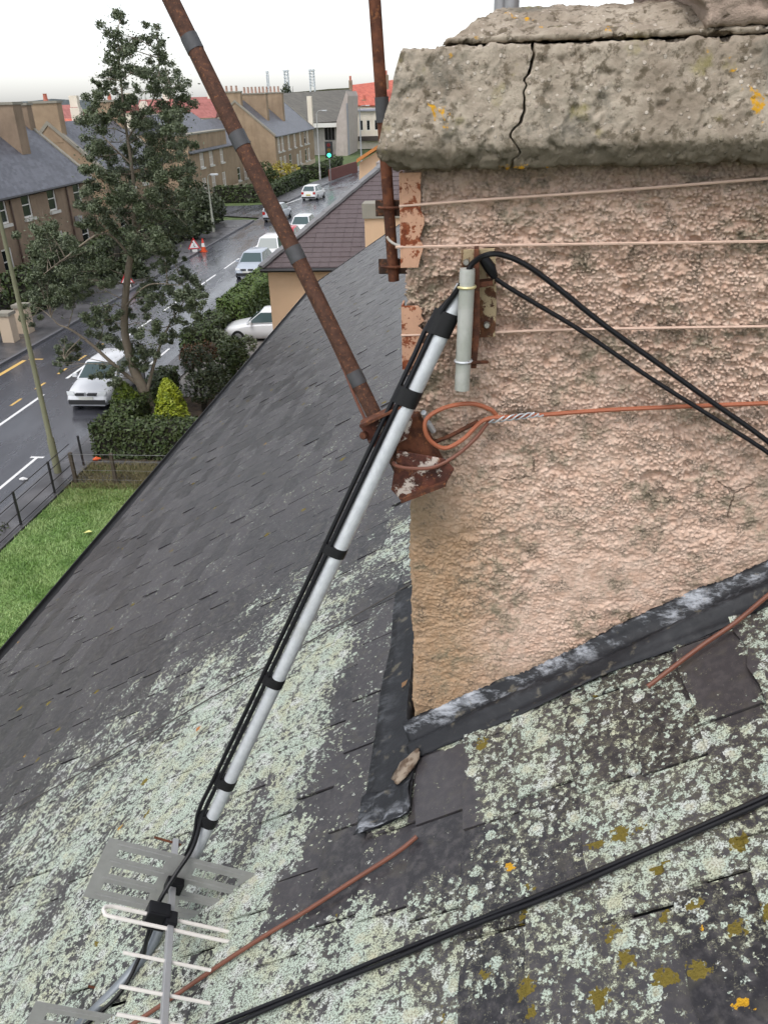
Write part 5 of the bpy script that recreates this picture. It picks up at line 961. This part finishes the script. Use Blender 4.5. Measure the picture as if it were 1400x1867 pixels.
    put('number_plate', MB().box((-.26, yy(0) - .032, .45), (.26, yy(0), .56)), MPLATE); put('number_plate', MB().box((-.26, yy(1) - .02, .55), (.26, yy(1) + .03, .66)), MPLATEY)
    if badge: put('badge', MB().prism([(0, yy(0) - .02, .60), (.05, yy(0) - .02, .67), (0, yy(0) - .02, .74), (-.05, yy(0) - .02, .67)], (0, .03, 0)), MRIM)
    return t
WH, SV = (.78, .78, .80), (.40, .44, .50)
car('white hatchback facing us under the tree branches', -13.85, 28.95, 0, (.70, .71, .74), 4.05, 1.72, 1.42, 'hatch', True)
car('silver hatchback parked beside the tall hedge', -13.9, 52.6, 0, SV, 4.1, 1.72, 1.44, 'hatch')
car('white car parked right behind the silver hatchback', -13.95, 57.6, 0, WH, 4.0, 1.76, 1.62, 'mini')
car('red car parked in the kerbside row', -13.95, 62.9, 0, (.52, .035, .05), 3.9, 1.7, 1.42, 'hatch')
car('white car parked beyond the red car', -13.95, 69.2, 0, WH, 4.0, 1.72, 1.5, 'hatch')
car('silver estate car driving away behind the leaning pole', -18.2, 79.0, math.pi - .06, (.50, .52, .56), 4.5, 1.75, 1.48, 'estate')
car('white hatchback driving away farthest up the road', -17.75, 95.5, math.pi - .12, (.80, .80, .80), 4.0, 1.75, 1.52, 'hatch')
car('white saloon parked in the neighbour drive', -9.3, 37.0, -math.pi / 2 + .05, (.74, .75, .77), 4.4, 1.74, 1.42, 'saloon')

# ================================================================== street furniture
def lamp_post(label, x, y, h, r, col, arm=1.2, group='lamp posts'):
    t = thing('lamp_post', label, 'lamp post', (x, y, 0), group); m = simple('lamp_post_paint', col, .6, var=.2, sc=3.)
    MB().tube([(x, y, 0), (x, y, 1.2), (x, y, 1.25), (x, y, h)], [r * 1.25, r * 1.2, r * .9, r * .55], 12).build('column', m, t, True)
    MB().tube(curve([(x, y, h - .05), (x + arm * .3, y, h + .3), (x + arm, y, h + .35)], 5), r * .4, 8).build('arm', m, t, True); MB().obox((x + arm * 1.2, y, h + .33), (.32, 0, 0), (0, .12, 0), (0, 0, .07)).build('lantern', MLAMP, t, False, .03)
lamp_post('olive green lamp post at the left edge beside the railing', -12.35, 21.35, 8.5, .088, (.15, .15, .09), -1.2)
lamp_post('short pale post in front of the corner bush', -21.9, 70.5, 4.3, .10, (.24, .25, .21), .5)
lamp_post('thin lamp post in front of the far gabled house', -20.9, 118, 8.2, .10, (.36, .36, .35), .9); lamp_post('tall grey lamp post beside the hall gable', -17.2, 134, 8.5, .13, (.26, .27, .28), 1.)
t = thing('railing', 'black metal railing between lawn and pavement', 'railing', (-11.75, 16, 0)); XR = -11.78
for y in np.arange(10.2, 22.4, 1.95): MB().box((XR - .025, y - .025, 0), (XR + .025, y + .025, 1.08)).build('post', MGUT, t)
for z in (1.06, .80, .45, .15): MB().tube([(XR, 9, z), (XR, 21.3, z)], .013, 6).build('rail', MGUT, t)
t = thing('wire_fence', 'wire fence on concrete posts across the end of the lawn', 'fence', (-9.5, 20.72, 0)); MPOST = simple('fence_post_wood', (.065, .05, .035), .8)
for x in (-11.5, -10.27, -8.5, -6.7): MB().box((x - .045, 20.69, 0), (x + .045, 20.78, 1.02)).build('post', MPOST, t)
for z in (.2, .5, .78, 1.0): MB().tube([(-11.5, 20.68, z), (-6.0, 20.68, z)], .004 if z < .9 else .007, 5).build('strand', simple('dull_fence_wire', (.16, .16, .16), .6), t)
def works_sign(label, x, y, s, rz):
    t = thing('roadworks_sign', label, 'sign', (x, y, 0), 'roadworks signs', rz); z0 = .32; R2 = lambda nm, mb, m: setattr(link(nm, mb.mesh(nm, m)), 'parent', t)
    tri = lambda k, yy: [(-s * k, yy, z0 + s * .577 * (1 - k)), (s * k, yy, z0 + s * .577 * (1 - k)), (0, yy, z0 + s * .577 * (1 - k) + s * 1.732 * k)]
    R2('panel', MB().prism(tri(1., 0), (0, .02, 0)), simple('sign_red', (.62, .03, .04), .4)); R2('face', MB().prism(tri(.74, -.006), (0, .005, 0)), simple('sign_white', (.80, .78, .78), .4))
    R2('symbol', MB().prism([(-.02 * s, -.012, z0 + .34 * s), (.24 * s, -.012, z0 + .34 * s), (.12 * s, -.012, z0 + .50 * s)], (0, .004, 0)), MTRIM); R2('symbol', MB().tube([(-.1 * s, -.012, z0 + .45 * s), (.04 * s, -.012, z0 + .7 * s), (.02 * s, -.012, z0 + .86 * s)], .032 * s, 6), MTRIM)
    R2('supplementary_plate', MB().box((-s * .35, -.01, z0 - .22), (s * .45, .01, z0 - .04)), MFRAME)
    for sx in (-1, 1): R2('leg', MB().tube([(sx * s * .6, .02, z0 + .1), (sx * s * .65, .0, 0)], .02, 5), MTRIM); R2('leg', MB().tube([(sx * s * .4, .03, z0 + .5), (sx * s * .5, .6, 0)], .02, 5), MTRIM)
works_sign('red bordered triangular roadworks sign standing beside the cone', -20.45, 60.6, .46, .35); works_sign('red bordered triangular sign half hidden behind the tree trunk', -20.7, 48.2, .42, .35)
t = thing('traffic_cone', 'orange and white traffic cone beside the roadworks sign', 'cone', (-20.0, 61.2, 0)); x, y = -19.95, 61.2
MB().box((x - .24, y - .24, .0), (x + .24, y + .24, .06)).build('base', simple('cone_base', (.55, .07, .02), .5), t); MB().tube([(x, y, .06), (x, y, .38)], [.19, .14], 14).build('lower_cone', simple('cone_orange', (.68, .09, .02), .5), t, True); MB().tube([(x, y, .38), (x, y, .64)], [.14, .10], 14).build('sleeve', MFRAME, t, True); MB().tube([(x, y, .64), (x, y, .95)], [.10, .045], 14).build('tip', simple('cone_red', (.66, .06, .04), .5), t, True)
p = gz(603, 331); t = thing('traffic_light', 'traffic light showing green at the bend', 'traffic light', p); MB().tube([p, p + (0, 0, 3.2)], .07, 8).build('post', simple('signal_post', (.20, .20, .20), .5), t); MB().box((p[0] - .5, p[1] - .14, 2.9), (p[0] + .5, p[1] + .12, 4.9)).build('backing_board', MTRIM, t)
for i, (nm, c) in enumerate((('green_lens', None), ('amber_lens', (.12, .07, .01)), ('red_lens', (.12, .01, .01)))):
    if c: m = simple(nm, c, .3)
    else:
        N = NM('lit_green_lens'); m = N.out((.05, .8, .45), .3); N.b.inputs['Emission Color'].default_value = (.05, 1., .5, 1); N.b.inputs['Emission Strength'].default_value = 2.
    MB().tube([(p[0], p[1] - .14, 3.25 + .62 * i), (p[0], p[1] - .20, 3.25 + .62 * i)], .24, 14).build(nm, m, t)
k = MB(); q0, q1 = gz(603, 331), gz(652, 314); d = _n((q1 - q0)); k.prism([q0, q1, q1 + (0, 0, 1.5), q0 + (0, 0, 1.5)], np.array([-d[1], d[0], 0]) * .25); tag(k.build('brick_wall', simple('dark_red_brick', (.14, .045, .035), .8, sc=3., var=.3)), 'low dark red wall behind the traffic light', 'wall')
